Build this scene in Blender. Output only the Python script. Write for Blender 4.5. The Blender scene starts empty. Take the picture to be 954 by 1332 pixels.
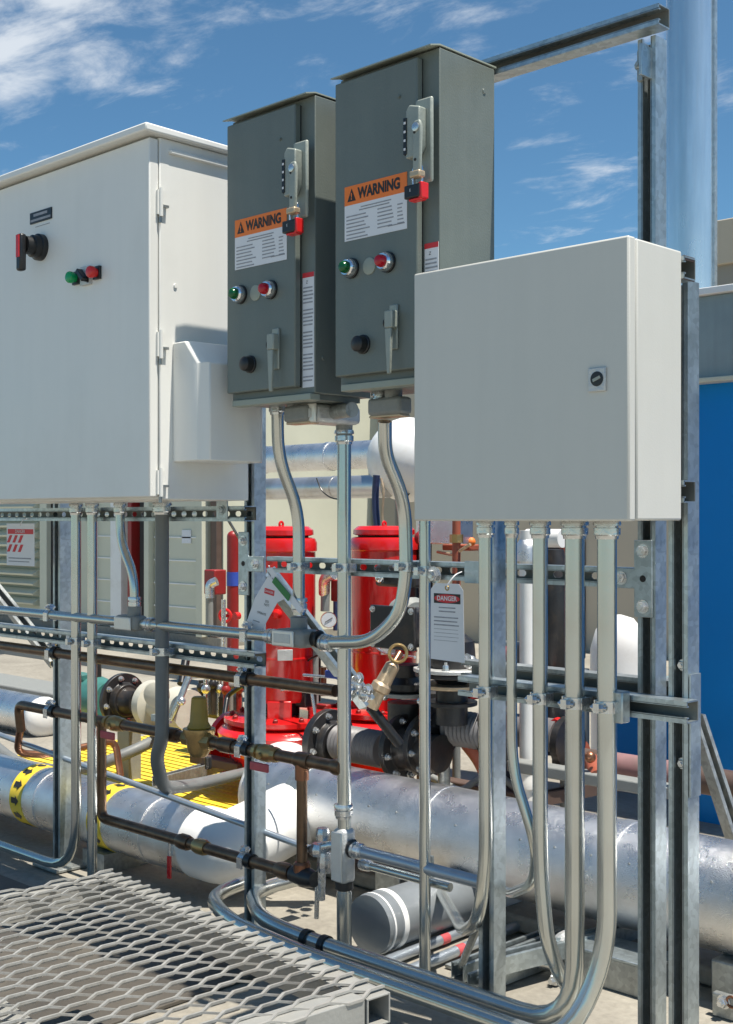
import bpy, bmesh, math, random
from mathutils import Vector, Matrix
random.seed(7)
S = bpy.context.scene
C = bpy.context.collection
V = Vector
PI = math.pi
# ------------------------------------------------------------ camera
TH = math.radians(44.17); FPX = 1639.0; HZ = 675.0; CAMZ = 1.12
RT = V((math.cos(TH), math.sin(TH), 0)); FW = V((-math.sin(TH), math.cos(TH), 0)); UP = V((0, 0, 1))
cd = bpy.data.cameras.new('camera'); cam = bpy.data.objects.new('camera', cd); C.objects.link(cam)
cd.sensor_fit = 'HORIZONTAL'; cd.sensor_width = 36; cd.lens = FPX/954*36
cd.shift_y = (HZ-666)/954; cd.clip_end = 3000; cd.clip_start = 0.05
cam.location = (0, 0, CAMZ); cam.rotation_euler = (PI/2, 0, TH)
S.camera = cam
# ------------------------------------------------------------ sun and sky
SUN = V((1, .15, 3.1)).normalized()
sd = bpy.data.lights.new('sun', 'SUN'); sun = bpy.data.objects.new('sun', sd); C.objects.link(sun)
sd.energy = 5.0; sd.angle = math.radians(.5); sd.color = (1, .94, .84)
sun.rotation_euler = SUN.to_track_quat('Z', 'Y').to_euler()
w = bpy.data.worlds.new('World'); S.world = w; w.use_nodes = True
nt = w.node_tree; N = nt.nodes; L = nt.links
N.clear()
def nd(t, **k):
    n = N.new(t)
    for a, b in k.items(): setattr(n, a, b)
    return n
def mth(op, a, b=None, clamp=False):
    n = nd('ShaderNodeMath', operation=op); n.use_clamp = clamp
    for i, x in enumerate((a, b)):
        if x is None: continue
        if isinstance(x, (int, float)): n.inputs[i].default_value = x
        else: L.new(x, n.inputs[i])
    return n.outputs[0]
sky = nd('ShaderNodeTexSky', sky_type='NISHITA'); sky.sun_disc = False
sky.sun_elevation = math.asin(SUN.z); sky.sun_rotation = math.atan2(SUN.x, SUN.y)
sky.air_density = 1.0; sky.dust_density = .3; sky.ozone_density = 3.0; sky.altitude = 1500
tc = nd('ShaderNodeTexCoord')
sep = nd('ShaderNodeSeparateXYZ'); L.new(tc.outputs['Generated'], sep.inputs[0])
zz = mth('MAXIMUM', sep.outputs['Z'], .06)
zz = mth('ADD', zz, .10)
cmb = nd('ShaderNodeCombineXYZ'); L.new(mth('DIVIDE', sep.outputs['X'], zz), cmb.inputs[0]); L.new(mth('DIVIDE', sep.outputs['Y'], zz), cmb.inputs[1])
rotm = nd('ShaderNodeMapping'); rotm.inputs['Rotation'].default_value = (0, 0, math.radians(-30)); rotm.inputs['Scale'].default_value = (1, 1.8, 1); L.new(cmb.outputs[0], rotm.inputs[0])
n1 = nd('ShaderNodeTexNoise'); n1.inputs['Scale'].default_value = 3.4; n1.inputs['Detail'].default_value = 9; n1.inputs['Roughness'].default_value = .62; n1.inputs['Distortion'].default_value = .35
L.new(rotm.outputs[0], n1.inputs['Vector'])
n2 = nd('ShaderNodeTexNoise'); n2.inputs['Scale'].default_value = .75; n2.inputs['Detail'].default_value = 2
L.new(cmb.outputs[0], n2.inputs['Vector'])
def blob(px, py, wdt, amp):      # a cloud bank centred on one direction of the sky
    d = (RT*((px-477)/FPX) + FW + UP*((HZ-py)/FPX)).normalized()
    vm = nd('ShaderNodeVectorMath', operation='DOT_PRODUCT'); L.new(tc.outputs['Generated'], vm.inputs[0]); vm.inputs[1].default_value = d
    mr = nd('ShaderNodeMapRange'); mr.interpolation_type = 'SMOOTHSTEP'
    L.new(vm.outputs['Value'], mr.inputs[0]); mr.inputs[1].default_value = math.cos(wdt); mr.inputs[2].default_value = 1
    mr.inputs[3].default_value = 0; mr.inputs[4].default_value = amp
    return mr.outputs[0]
dens = mth('ADD', n1.outputs[0], mth('MULTIPLY', mth('SUBTRACT', n2.outputs[0], .53), .3))
for b in ((20, 20, .085, .16), (150, -50, .07, .11), (720, 110, .15, .055), (560, 10, .07, .07), (0, 80, .05, .08)): dens = mth('ADD', dens, blob(*b))
mr = nd('ShaderNodeMapRange'); mr.interpolation_type = 'SMOOTHSTEP'; L.new(dens, mr.inputs[0])
mr.inputs[1].default_value = .52; mr.inputs[2].default_value = .84; mr.inputs[3].default_value = 0; mr.inputs[4].default_value = .8
tint = nd('ShaderNodeMix', data_type='RGBA', blend_type='MULTIPLY'); tint.inputs[0].default_value = 1
L.new(sky.outputs[0], tint.inputs[6]); tint.inputs[7].default_value = (.70, 1.0, 1.03, 1)
mx = nd('ShaderNodeMix', data_type='RGBA'); L.new(mr.outputs[0], mx.inputs[0]); L.new(tint.outputs[2], mx.inputs[6]); mx.inputs[7].default_value = (7.4, 7.8, 8.2, 1)
bg = nd('ShaderNodeBackground'); bg.inputs[1].default_value = .078; L.new(mx.outputs[2], bg.inputs[0])
wo = nd('ShaderNodeOutputWorld'); L.new(bg.outputs[0], wo.inputs[0])
S.view_settings.view_transform = 'Standard'; S.view_settings.look = 'None'; S.view_settings.gamma = 1; S.view_settings.exposure = .58

# ------------------------------------------------------------ where sight lines meet real planes
def ray(px, py): return RT*((px-477)/FPX) + FW + UP*((HZ-py)/FPX)
O = V((0, 0, CAMZ))
def W(px, py, Y): r = ray(px, py); return O + r*(Y/r.y)
def WX(px, py, X): r = ray(px, py); return O + r*(X/r.x)
def G(px, py, z): r = ray(px, py); return O + r*((z-CAMZ)/r.z)
def D(px, py, d): return O + ray(px, py)*d
def dep(px, Y): return Y/(.7173+.6969*(px-477)/FPX)
def rad(wpx, px, Y): return wpx/2*dep(px, Y)/FPX

# ------------------------------------------------------------ materials
def mat(name, col, rough=.5, metal=0, var=.12, scale=8, bump=0, bscale=60, stretch=None, spangle=0, dirt=None, coat=0, spec=.5, streak=0):
    m = bpy.data.materials.new(name); m.use_nodes = True; t = m.node_tree; n = t.nodes; l = t.links
    b = n['Principled BSDF']; b.inputs['Metallic'].default_value = metal; b.inputs['Roughness'].default_value = rough
    b.inputs['Coat Weight'].default_value = coat; b.inputs['Specular IOR Level'].default_value = spec
    tcn = n.new('ShaderNodeTexCoord'); vec = tcn.outputs['Object']
    mp = n.new('ShaderNodeMapping'); l.new(vec, mp.inputs[0])
    if stretch: mp.inputs['Scale'].default_value = stretch
    no = n.new('ShaderNodeTexNoise'); no.inputs['Scale'].default_value = scale; no.inputs['Detail'].default_value = 7; no.inputs['Roughness'].default_value = .6; l.new(mp.outputs[0], no.inputs['Vector'])
    r = n.new('ShaderNodeMapRange'); l.new(no.outputs[0], r.inputs[0]); r.inputs[1].default_value = .25; r.inputs[2].default_value = .75
    r.inputs[3].default_value = 1-var; r.inputs[4].default_value = 1+var
    fac = r.outputs[0]
    if spangle:
        vo = n.new('ShaderNodeTexVoronoi'); vo.inputs['Scale'].default_value = 90; l.new(vec, vo.inputs['Vector'])
        sx = n.new('ShaderNodeSeparateColor'); l.new(vo.outputs['Color'], sx.inputs[0])
        r2 = n.new('ShaderNodeMapRange'); l.new(sx.outputs[0], r2.inputs[0]); r2.inputs[3].default_value = 1-spangle; r2.inputs[4].default_value = 1+spangle
        mm = n.new('ShaderNodeMath'); mm.operation = 'MULTIPLY'; l.new(fac, mm.inputs[0]); l.new(r2.outputs[0], mm.inputs[1]); fac = mm.outputs[0]
    if streak:
        mp2 = n.new('ShaderNodeMapping'); mp2.inputs['Scale'].default_value = (14, 14, .9); l.new(vec, mp2.inputs[0])
        ns = n.new('ShaderNodeTexNoise'); ns.inputs['Scale'].default_value = 2.2; ns.inputs['Detail'].default_value = 4; l.new(mp2.outputs[0], ns.inputs['Vector'])
        r3 = n.new('ShaderNodeMapRange'); l.new(ns.outputs[0], r3.inputs[0]); r3.inputs[1].default_value = .35; r3.inputs[2].default_value = .7; r3.inputs[3].default_value = 1; r3.inputs[4].default_value = 1-streak
        mm = n.new('ShaderNodeMath'); mm.operation = 'MULTIPLY'; l.new(fac, mm.inputs[0]); l.new(r3.outputs[0], mm.inputs[1]); fac = mm.outputs[0]
    mul = n.new('ShaderNodeVectorMath'); mul.operation = 'SCALE'; mul.inputs[0].default_value = col; l.new(fac, mul.inputs['Scale'])
    out = mul.outputs[0]
    if dirt:
        dc, amt, dsc = dirt
        nn = n.new('ShaderNodeTexNoise'); nn.inputs['Scale'].default_value = dsc; nn.inputs['Detail'].default_value = 8; nn.inputs['Roughness'].default_value = .65; l.new(vec, nn.inputs['Vector'])
        rr = n.new('ShaderNodeMapRange'); rr.interpolation_type = 'SMOOTHSTEP'; l.new(nn.outputs[0], rr.inputs[0]); rr.inputs[1].default_value = .48; rr.inputs[2].default_value = .68; rr.inputs[4].default_value = amt
        mi = n.new('ShaderNodeMix'); mi.data_type = 'RGBA'; l.new(rr.outputs[0], mi.inputs[0]); l.new(out, mi.inputs[6]); mi.inputs[7].default_value = (*dc, 1); out = mi.outputs[2]
    l.new(out, b.inputs['Base Color'])
    rm = n.new('ShaderNodeMapRange'); l.new(no.outputs[0], rm.inputs[0]); rm.inputs[1].default_value = .3; rm.inputs[2].default_value = .7
    rm.inputs[3].default_value = max(0.02, rough*.8); rm.inputs[4].default_value = min(1, rough*1.25); l.new(rm.outputs[0], b.inputs['Roughness'])
    if bump:
        nb = n.new('ShaderNodeTexNoise'); nb.inputs['Scale'].default_value = bscale; nb.inputs['Detail'].default_value = 3; l.new(mp.outputs[0], nb.inputs['Vector'])
        bu = n.new('ShaderNodeBump'); bu.inputs['Strength'].default_value = bump; bu.inputs['Distance'].default_value = .004; l.new(nb.outputs[0], bu.inputs['Height']); l.new(bu.outputs[0], b.inputs['Normal'])
    return m
M = dict(
 galv=mat('galvanised_steel', (.46, .52, .54), .36, .8, .14, 12, .12, 140, spangle=.13, streak=.12),
 galvd=mat('dull_galvanised_steel', (.40, .42, .41), .45, .7, .2, 10, .15, 120, spangle=.15, streak=.2),
 conduit=mat('conduit_steel', (.57, .59, .56), .21, .85, .10, 6, .03, 90, streak=.06),
 conduitb=mat('conduit_steel_blue', (.42, .47, .52), .34, .7, .10, 6, .05, 90, spangle=.03),
 flex=mat('grey_jacketed_conduit', (.16, .17, .17), .5, 0, .1, 20),
 zinc=mat('zinc_fitting', (.66, .67, .67), .26, .85, .15, 40, .3, 60),
 castal=mat('cast_aluminium', (.56, .57, .56), .48, .45, .12, 50, .4, 180),
 inner=mat('shade_toned_channel_inside', (.22, .22, .20), .55, .55, .2, 10, .15, 120),  # shade inside the channels, put into a darker steel colour
 coverp=mat('pale_cover_plate', (.74, .73, .68), .35, .35, .06, 30, .15, 120),
 drum=mat('drum_jacket', (.22, .24, .255), .32, .2, .15, 8, .05, 60),
 castgrey=mat('grey_painted_casting', (.24, .25, .24), .5, 0, .1, 40, .3, 150),
 clad=mat('embossed_aluminium_cladding', (.82, .82, .82), .29, .95, .10, 14, .50, 380, dirt=((.50, .47, .42), .35, 5)),
 cladold=mat('weathered_cladding', (.62, .62, .62), .33, .85, .12, 6, .2, 60, dirt=((.40, .35, .27), .45, 4)),
 duct=mat('spiral_duct_steel', (.80, .84, .85), .24, .9, .10, 5, .12, 40, stretch=(1, 1, .25), streak=.18),
 pvc=mat('white_pvc_jacket', (.80, .80, .78), .38, 0, .04, 5, .05, 30, dirt=((.55, .51, .44), .25, 7)),
 white=mat('white_enamel_paint', (.78, .775, .735), .34, 0, .018, 4, .03, 260, dirt=((.56, .55, .50), .12, 3), streak=.022),
 lgrey=mat('light_grey_enamel_paint', (.595, .59, .545), .36, 0, .018, 5, .05, 300, dirt=((.50, .50, .47), .14, 3), streak=.022),
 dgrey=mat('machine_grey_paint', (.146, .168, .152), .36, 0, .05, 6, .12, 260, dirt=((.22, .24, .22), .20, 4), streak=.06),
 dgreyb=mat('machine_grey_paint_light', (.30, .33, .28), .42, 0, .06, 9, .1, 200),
 latch=mat('cast_grey_handle', (.30, .33, .295), .42, .1, .1, 30, .2, 120),
 black=mat('black_plastic', (.015, .015, .016), .33, 0, .1, 20),
 blackp=mat('black_painted_iron', (.022, .022, .024), .36, 0, .2, 20, .25, 70, dirt=((.10, .07, .045), .35, 14)),
 rubber=mat('grey_ribbed_rubber', (.16, .155, .16), .5, 0, .12, 20),
 red=mat('red_enamel_paint', (.62, .012, .012), .22, 0, .06, 6, .05, 50, coat=.5, dirt=((.34, .02, .015), .25, 9)),
 redd=mat('dark_red_paint', (.28, .018, .016), .38, 0, .1, 12, dirt=((.12, .03, .02), .3, 10)),
 redlens=mat('red_lens', (.42, .003, .015), .22, 0, .05, 10),
 greenlens=mat('green_lens', (.004, .10, .025), .22, 0, .05, 10),
 greenb=mat('green_plastic', (.0, .30, .09), .25, 0, .04, 10), redb=mat('red_plastic', (.62, .02, .02), .25, 0, .04, 10),
 orange=mat('orange_print', (.85, .20, .03), .5, 0, .03, 5), blackprint=mat('black_print', (.02, .02, .02), .5, 0, .05, 5),
 greyprint=mat('small_grey_print', (.30, .31, .34), .6, 0, .3, 60),
 label=mat('white_label_film', (.72, .73, .76), .42, 0, .02, 8), redprint=mat('red_print', (.60, .03, .04), .5, 0, .05, 5), greenprint=mat('green_tape', (.03, .19, .05), .5, 0, .06, 5),
 chrome=mat('chrome_bezel', (.75, .76, .78), .10, 1, .05, 10),
 copper=mat('tarnished_copper', (.19, .12, .075), .36, .75, .35, 14, .2, 60, dirt=((.10, .065, .045), .65, 20)),
 copperb=mat('brighter_copper', (.30, .14, .08), .33, .8, .3, 14, .1, 60, dirt=((.20, .10, .06), .5, 25)),
 brass=mat('brass_body', (.46, .32, .14), .36, .8, .25, 18, .3, 80, dirt=((.18, .13, .07), .5, 18)),
 mustard=mat('mustard_painted_bonnet', (.34, .22, .035), .45, 0, .15, 20, .2, 60),
 bronze=mat('pale_bronze', (.55, .42, .28), .4, .5, .2, 20, .2, 60),
 wrap=mat('faded_pink_wrap', (.27, .15, .15), .5, 0, .15, 9, dirt=((.16, .13, .11), .5, 6)),
 pink=mat('faded_red_handle', (.50, .08, .09), .5, 0, .2, 30), blueh=mat('blue_handle', (.04, .09, .45), .4, 0, .1, 20),
 yellow=mat('yellow_paint', (.85, .60, .04), .5, 0, .12, 10, dirt=((.45, .33, .08), .3, 12)),
 teal=mat('teal_painted_valve', (.055, .19, .17), .35, 0, .15, 14, .2, 60, dirt=((.05, .09, .08), .4, 20)),
 cream=mat('cream_painted_casting', (.55, .53, .45), .42, 0, .1, 14, .2, 60),
 blue=mat('blue_tank_paint', (.001, .22, .62), .45, 0, .06, 2, .04, 6, dirt=((.004, .19, .50), .4, 1.5), spec=.25),
 tealgrey=mat('weathered_teal_steel', (.27, .34, .35), .45, .2, .15, 5, .1, 60, dirt=((.28, .33, .33), .3, 8), streak=.12),
 navy=mat('navy_hose', (.02, .035, .10), .45, 0, .2, 20, .4, 60),
 rust=mat('rust_red_primer', (.34, .09, .05), .5, 0, .2, 14, .2, 40),
 beige=mat('beige_stucco_wall', (.50, .435, .34), .8, 0, .05, 3, .2, 80, dirt=((.42, .36, .28), .35, 1.2)),
 beigeroof=mat('taupe_wall', (.30, .28, .24), .8, 0, .06, 3),
 siding=mat('pale_green_grey_siding', (.60, .60, .48), .5, 0, .05, 3, dirt=((.50, .50, .40), .25, 2)),
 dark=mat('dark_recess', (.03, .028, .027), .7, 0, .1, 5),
 deck=mat('painted_steel_tube', (.33, .33, .31), .42, .15, .1, 9, .2, 120, dirt=((.34, .32, .28), .35, 12)),
 meshm=mat('expanded_metal', (.42, .41, .38), .45, .3, .16, 14, .3, 120, dirt=((.30, .27, .22), .4, 8)),
 plate=mat('brown_grey_shade_plate', (.085, .075, .062), .6, .1, .2, 5, .2, 60, dirt=((.16, .14, .11), .5, 3)),  # dark tone stands in for shade on the ground
 brown=mat('brown_steel', (.12, .08, .065), .5, .2, .2, 8),
)
def concrete():
    m = bpy.data.materials.new('concrete_deck'); m.use_nodes = True; t = m.node_tree; n = t.nodes; l = t.links; b = n['Principled BSDF']
    tcn = n.new('ShaderNodeTexCoord'); o = tcn.outputs['Object']
    a = n.new('ShaderNodeTexNoise'); a.inputs['Scale'].default_value = 1.3; a.inputs['Detail'].default_value = 10; a.inputs['Roughness'].default_value = .68; l.new(o, a.inputs[0])
    f = n.new('ShaderNodeTexNoise'); f.inputs['Scale'].default_value = 45; f.inputs['Detail'].default_value = 6; l.new(o, f.inputs[0])
    cr = n.new('ShaderNodeValToRGB'); l.new(a.outputs[0], cr.inputs[0])
    e = cr.color_ramp.elements; e[0].position = .3; e[0].color = (.19, .172, .142, 1); e[1].position = .7; e[1].color = (.36, .335, .28, 1)
    mi = n.new('ShaderNodeMix'); mi.data_type = 'RGBA'; mi.blend_type = 'OVERLAY'; mi.inputs[0].default_value = .3; l.new(cr.outputs[0], mi.inputs[6]); l.new(f.outputs[0], mi.inputs[7])
    l.new(mi.outputs[2], b.inputs['Base Color']); b.inputs['Roughness'].default_value = .8
    bu = n.new('ShaderNodeBump'); bu.inputs['Strength'].default_value = .4; bu.inputs['Distance'].default_value = .01; l.new(f.outputs[0], bu.inputs['Height']); l.new(bu.outputs[0], b.inputs['Normal'])
    return m
M['concrete'] = concrete()

# ------------------------------------------------------------ mesh helpers
class MB:
    def __init__(s): s.v = []; s.f = []
    def add(s, vs, fs):
        o = len(s.v); s.v += [V(x) for x in vs]; s.f += [[i+o for i in f] for f in fs]; return s
    def box(s, x0, x1, y0, y1, z0, z1):
        return s.add([(x0,y0,z0),(x1,y0,z0),(x1,y1,z0),(x0,y1,z0),(x0,y0,z1),(x1,y0,z1),(x1,y1,z1),(x0,y1,z1)],
                     [(3,2,1,0),(4,5,6,7),(0,1,5,4),(1,2,6,5),(2,3,7,6),(3,0,4,7)])
    def obox(s, c, a, b, d, ha, hb, hd):
        c, a, b, d = V(c), V(a), V(b), V(d); vs = []
        for k in (-1, 1):
            for (i, j) in ((-1,-1),(1,-1),(1,1),(-1,1)): vs.append(c+a*ha*i+b*hb*j+d*hd*k)
        return s.add(vs, [(3,2,1,0),(4,5,6,7),(0,1,5,4),(1,2,6,5),(2,3,7,6),(3,0,4,7)])
    def lathe(s, p, ax, prof, n=24, cap=True):
        p = V(p); ax = V(ax).normalized(); q = ax.to_track_quat('Z', 'Y'); e1 = q @ V((1,0,0)); e2 = q @ V((0,1,0)); vs = []; fs = []
        for (t, r) in prof:
            for i in range(n):
                a = 2*PI*i/n; vs.append(p+ax*t+(e1*math.cos(a)+e2*math.sin(a))*r)
        for k in range(len(prof)-1):
            for i in range(n):
                j = (i+1) % n; fs.append((k*n+i, k*n+j, (k+1)*n+j, (k+1)*n+i))
        if cap:
            fs.append(tuple(reversed(range(n)))); fs.append(tuple(range((len(prof)-1)*n, len(prof)*n)))
        return s.add(vs, fs)
    def cyl(s, a, b, r, n=16, r2=None):
        a = V(a); b = V(b); return s.lathe(a, b-a, [(0, r), ((b-a).length, r if r2 is None else r2)], n)
    def sphere(s, c, r, n=14, ax=(0,0,1), sq=1):
        k = n//2; return s.lathe(V(c), ax, [(-r*sq*math.cos(PI*i/k), max(r*math.sin(PI*i/k), 1e-4)) for i in range(k+1)], n)
    def tube(s, pts, r, n=14, fil=.06, rs=None):
        P = [V(p) for p in pts]; path = [P[0]]; R = [rs[0] if rs else r]
        for i in range(1, len(P)-1):
            a = P[i-1]-P[i]; b = P[i+1]-P[i]; c = min(fil, a.length*.48, b.length*.48)
            p0 = P[i]+a.normalized()*c; p2 = P[i]+b.normalized()*c
            for k in range(7):
                t = k/6; path.append(p0*(1-t)**2+P[i]*2*t*(1-t)+p2*t*t); R.append(rs[i] if rs else r)
        path.append(P[-1]); R.append(rs[-1] if rs else r)
        vs = []; fs = []; up = None
        for i, p in enumerate(path):
            t = (path[min(i+1, len(path)-1)]-path[max(i-1, 0)]).normalized()
            if up is None:
                up = V((0,0,1)) if abs(t.z) < .9 else V((1,0,0))
            up = (up-t*up.dot(t)).normalized(); sd_ = t.cross(up)
            for k in range(n):
                a = 2*PI*k/n; vs.append(p+(up*math.cos(a)+sd_*math.sin(a))*R[i])
        m = len(path)
        for i in range(m-1):
            for k in range(n):
                j = (k+1) % n; fs.append((i*n+k, (i+1)*n+k, (i+1)*n+j, i*n+j))
        fs.append(tuple(range(n))); fs.append(tuple(reversed(range((m-1)*n, m*n))))
        return s.add(vs, fs)
    def prism(s, poly, o, a, b, d, th):       # polygon in the plane (a,b) at o, extruded by th along d
        o, a, b, d = V(o), V(a), V(b), V(d); n = len(poly)
        vs = [o+a*x+b*y for x, y in poly]+[o+a*x+b*y+d*th for x, y in poly]
        return s.add(vs, [tuple(reversed(range(n))), tuple(range(n, 2*n))]+[(i, (i+1) % n, n+(i+1) % n, n+i) for i in range(n)])
    def torus(s, c, ax, R_, r, n=20, m=8):
        c = V(c); ax = V(ax).normalized(); q = ax.to_track_quat('Z', 'Y'); e1 = q @ V((1,0,0)); e2 = q @ V((0,1,0)); vs = []; fs = []
        for i in range(n):
            a = 2*PI*i/n; e = e1*math.cos(a)+e2*math.sin(a)
            for k in range(m):
                b = 2*PI*k/m; vs.append(c+e*(R_+r*math.cos(b))+ax*r*math.sin(b))
        for i in range(n):
            for k in range(m):
                fs.append((i*m+k, ((i+1) % n)*m+k, ((i+1) % n)*m+(k+1) % m, i*m+(k+1) % m))
        return s.add(vs, fs)
    def hexbolt(s, p, ax, r=.009, h=.007): return s.lathe(p, ax, [(0, r*1.35), (.0018, r*1.35)], 16).lathe(V(p)+V(ax).normalized()*.0018, ax, [(0, r), (h*.8, r), (h, r*.82)], 6).lathe(V(p)+V(ax).normalized()*h, ax, [(0, r*.5), (h*.6, r*.5)], 8)
    def build(s, name, m, parent=None, bev=0, smooth=35, kind=None, label=None):
        me = bpy.data.meshes.new(name); off = parent_loc(parent) if parent else V((0,0,0))
        me.from_pydata([v-off for v in s.v], [], s.f); me.materials.append(M[m] if isinstance(m, str) else m)
        bm = bmesh.new(); bm.from_mesh(me); bmesh.ops.recalc_face_normals(bm, faces=bm.faces); bm.to_mesh(me); bm.free()
        if smooth:
            me.shade_smooth(); me.set_sharp_from_angle(angle=math.radians(smooth))
        o = bpy.data.objects.new(name, me); C.objects.link(o)
        if parent: o.parent = parent
        if bev:
            b = o.modifiers.new('bevel', 'BEVEL'); b.width = bev; b.segments = 2; b.limit_method = 'ANGLE'; b.angle_limit = math.radians(40); b.harden_normals = False
        if kind: o['kind'] = kind
        if label: o['label'] = label
        return o
def parent_loc(p):
    l = V((0,0,0))
    while p: l += p.location; p = p.parent
    return l
def T(name, label, cat, loc=(0,0,0), group=None):
    o = bpy.data.objects.new(name, None); o.empty_display_size = .05; C.objects.link(o); o.location = loc
    o['label'] = label; o['category'] = cat
    if group: o['group'] = group
    return o
def dup(root, off, label, name=None):
    r = root.copy(); C.objects.link(r); r.location = root.location+V(off); r['label'] = label
    for ch in list(root.children):
        c = ch.copy(); C.objects.link(c); c.parent = r
        for g in list(ch.children):
            d = g.copy(); C.objects.link(d); d.parent = c
    return r
def text(body, p, size, m, parent, name='lettering', ax=(1,0,0), up=(0,0,1), align='CENTER', bold=0, sx=1):
    cu = bpy.data.curves.new(name, 'FONT'); cu.body = body; cu.size = size; cu.align_x = align; cu.align_y = 'CENTER'; cu.offset = bold; cu.extrude = 0
    to = bpy.data.objects.new('tmp', cu); C.objects.link(to); dg = bpy.context.evaluated_depsgraph_get()
    me = bpy.data.meshes.new_from_object(to.evaluated_get(dg)); bpy.data.objects.remove(to)
    a = V(ax).normalized(); u = V(up).normalized(); off = parent_loc(parent)
    for v in me.vertices: v.co = V(p)+a*v.co.x*sx+u*v.co.y-off
    me.materials.clear(); me.materials.append(M[m]); me.name = name
    o = bpy.data.objects.new(name, me); C.objects.link(o); o.parent = parent; return o
X_, Y_, Z_ = V((1,0,0)), V((0,1,0)), V((0,0,1))

# ------------------------------------------------------------ strut channel
def strut(name, label, p0, p1, opn, slotted=False, group=None, m='galv', w=.041, cat='strut channel', phase=.5, parent=None, slotside=False):
    p0, p1, o = V(p0), V(p1), V(opn).normalized(); a = (p1-p0); Ln = a.length; a.normalize(); s = a.cross(o); t = .0027; h = w/2
    mb = MB(); bk = MB(); c = (p0+p1)/2
    for k in (-1, 1):
        mb.obox(c+s*k*(h-t/2), a, o, s, Ln/2, h, t/2)
        mb.obox(c+s*k*(h-.0055)+o*(h-t/2+.0003), a, s, o, Ln/2, .0045, t/2)
        mb.obox(c+s*k*(h-.0100)+o*(h-.0035), a, s, o, Ln/2, .0012, .0038)
    if not slotted:
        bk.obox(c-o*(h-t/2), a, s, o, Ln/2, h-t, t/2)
    else:
        pitch = .0475; n = max(1, int(Ln/pitch)); pitch = Ln/n; hx = .0125; hy = .0072; base = p0-o*(h-t)
        for i in range(n):
            cc = base+a*(i+.5)*pitch; vs = []; fs = []
            ho = [(-hx, -hy*.4), (-hx*.6, -hy), (hx*.6, -hy), (hx, -hy*.4), (hx, hy*.4), (hx*.6, hy), (-hx*.6, hy), (-hx, hy*.4)]
            q = pitch/2; e = h-t
            ou = [(-q, -e*.4), (-q, -e), (q, -e), (q, -e*.4), (q, e*.4), (q, e), (-q, e), (-q, e*.4)]
            for dz in (0, -t):
                for x, y in ho: vs.append(cc+a*x+s*y+o*dz)
                for x, y in ou: vs.append(cc+a*x+s*y+o*dz)
            for j in range(8):
                k = (j+1) % 8; fs.append((j, k, 8+k, 8+j)); fs.append((16+k, 16+j, 24+j, 24+k)); fs.append((k, j, 16+j, 16+k))
            bk.add(vs, fs)
    th = None
    if parent is None:
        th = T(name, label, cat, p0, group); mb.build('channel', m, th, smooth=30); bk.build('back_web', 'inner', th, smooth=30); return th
    return mb.build('channel', m, parent, smooth=30)

# ------------------------------------------------------------ conduit with connectors and straps
def connector(mb, p, ax, r, ln=.035):
    mb.lathe(p, ax, [(0, r*1.35), (.004, r*1.42), (.009, r*1.42), (.010, r*1.15), (.013, r*1.15), (.014, r*1.36), (ln*.75, r*1.36), (ln*.82, r*1.2), (ln, r*1.15)], 16)
def strap(parent, c, r, ax=(0,0,1), out=(0,-1,0), m='zinc', foot=.03):
    c, ax, out = V(c), V(ax).normalized(), V(out).normalized(); sd_ = ax.cross(out).normalized(); mb = MB()
    mb.lathe(c-ax*.011, ax, [(0, r*1.05), (0, r*1.16), (.022, r*1.16), (.022, r*1.05)], 18, False)
    for k in (-1, 1):
        mb.obox(c+sd_*k*(r*1.1+.001)+out*(-r*.4), ax, sd_, out, .011, .0015, r*.9)
    mb.obox(c+out*(r+.009), ax, sd_, out, .009, .0065, .010)
    mb.cyl(c+out*(r+.009)-sd_*.018, c+out*(r+.009)+sd_*.018, .0032, 8)
    mb.lathe(c+out*(r+.009)+sd_*.0065, sd_, [(0, .0075), (.006, .0075)], 6).lathe(c+out*(r+.009)-sd_*.0125, sd_, [(0, .0075), (.006, .0075)], 6)
    mb.build('strap', m, parent, smooth=40)
def conduit(label, pts, r, m='conduit', conns=(), straps=(), fil=.07, group=None, name='conduit', cat='conduit', n=16, cm='zinc'):
    th = T(name, label, cat, pts[0], group)
    MB().tube(pts, r, n, fil).build('tube', m, th)
    for p, ax in conns:
        mb = MB(); connector(mb, p, ax, r); mb.build('connector', cm, th, smooth=30)
    for s_ in straps: strap(th, s_[0], r, *s_[1:])
    return th

# ============================================================ SETTING
MB().box(-60, 60, -40, 80, -.5, 0).build('ground', 'concrete', None, smooth=0, kind='structure')
MB().box(-6.5, -2.33, .1, 2.02, .002, .012).build('shade_plate', 'plate', None, bev=.002, kind='structure')  # added dark sheet, stands in for the shaded ground seen through the grating
# expansion joint plinth under the pumps
MB().box(-9, -1.2, 2.72, 5.4, .004, .05).build('pump_plinth', 'concrete', None, bev=.01, kind='structure')

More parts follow.
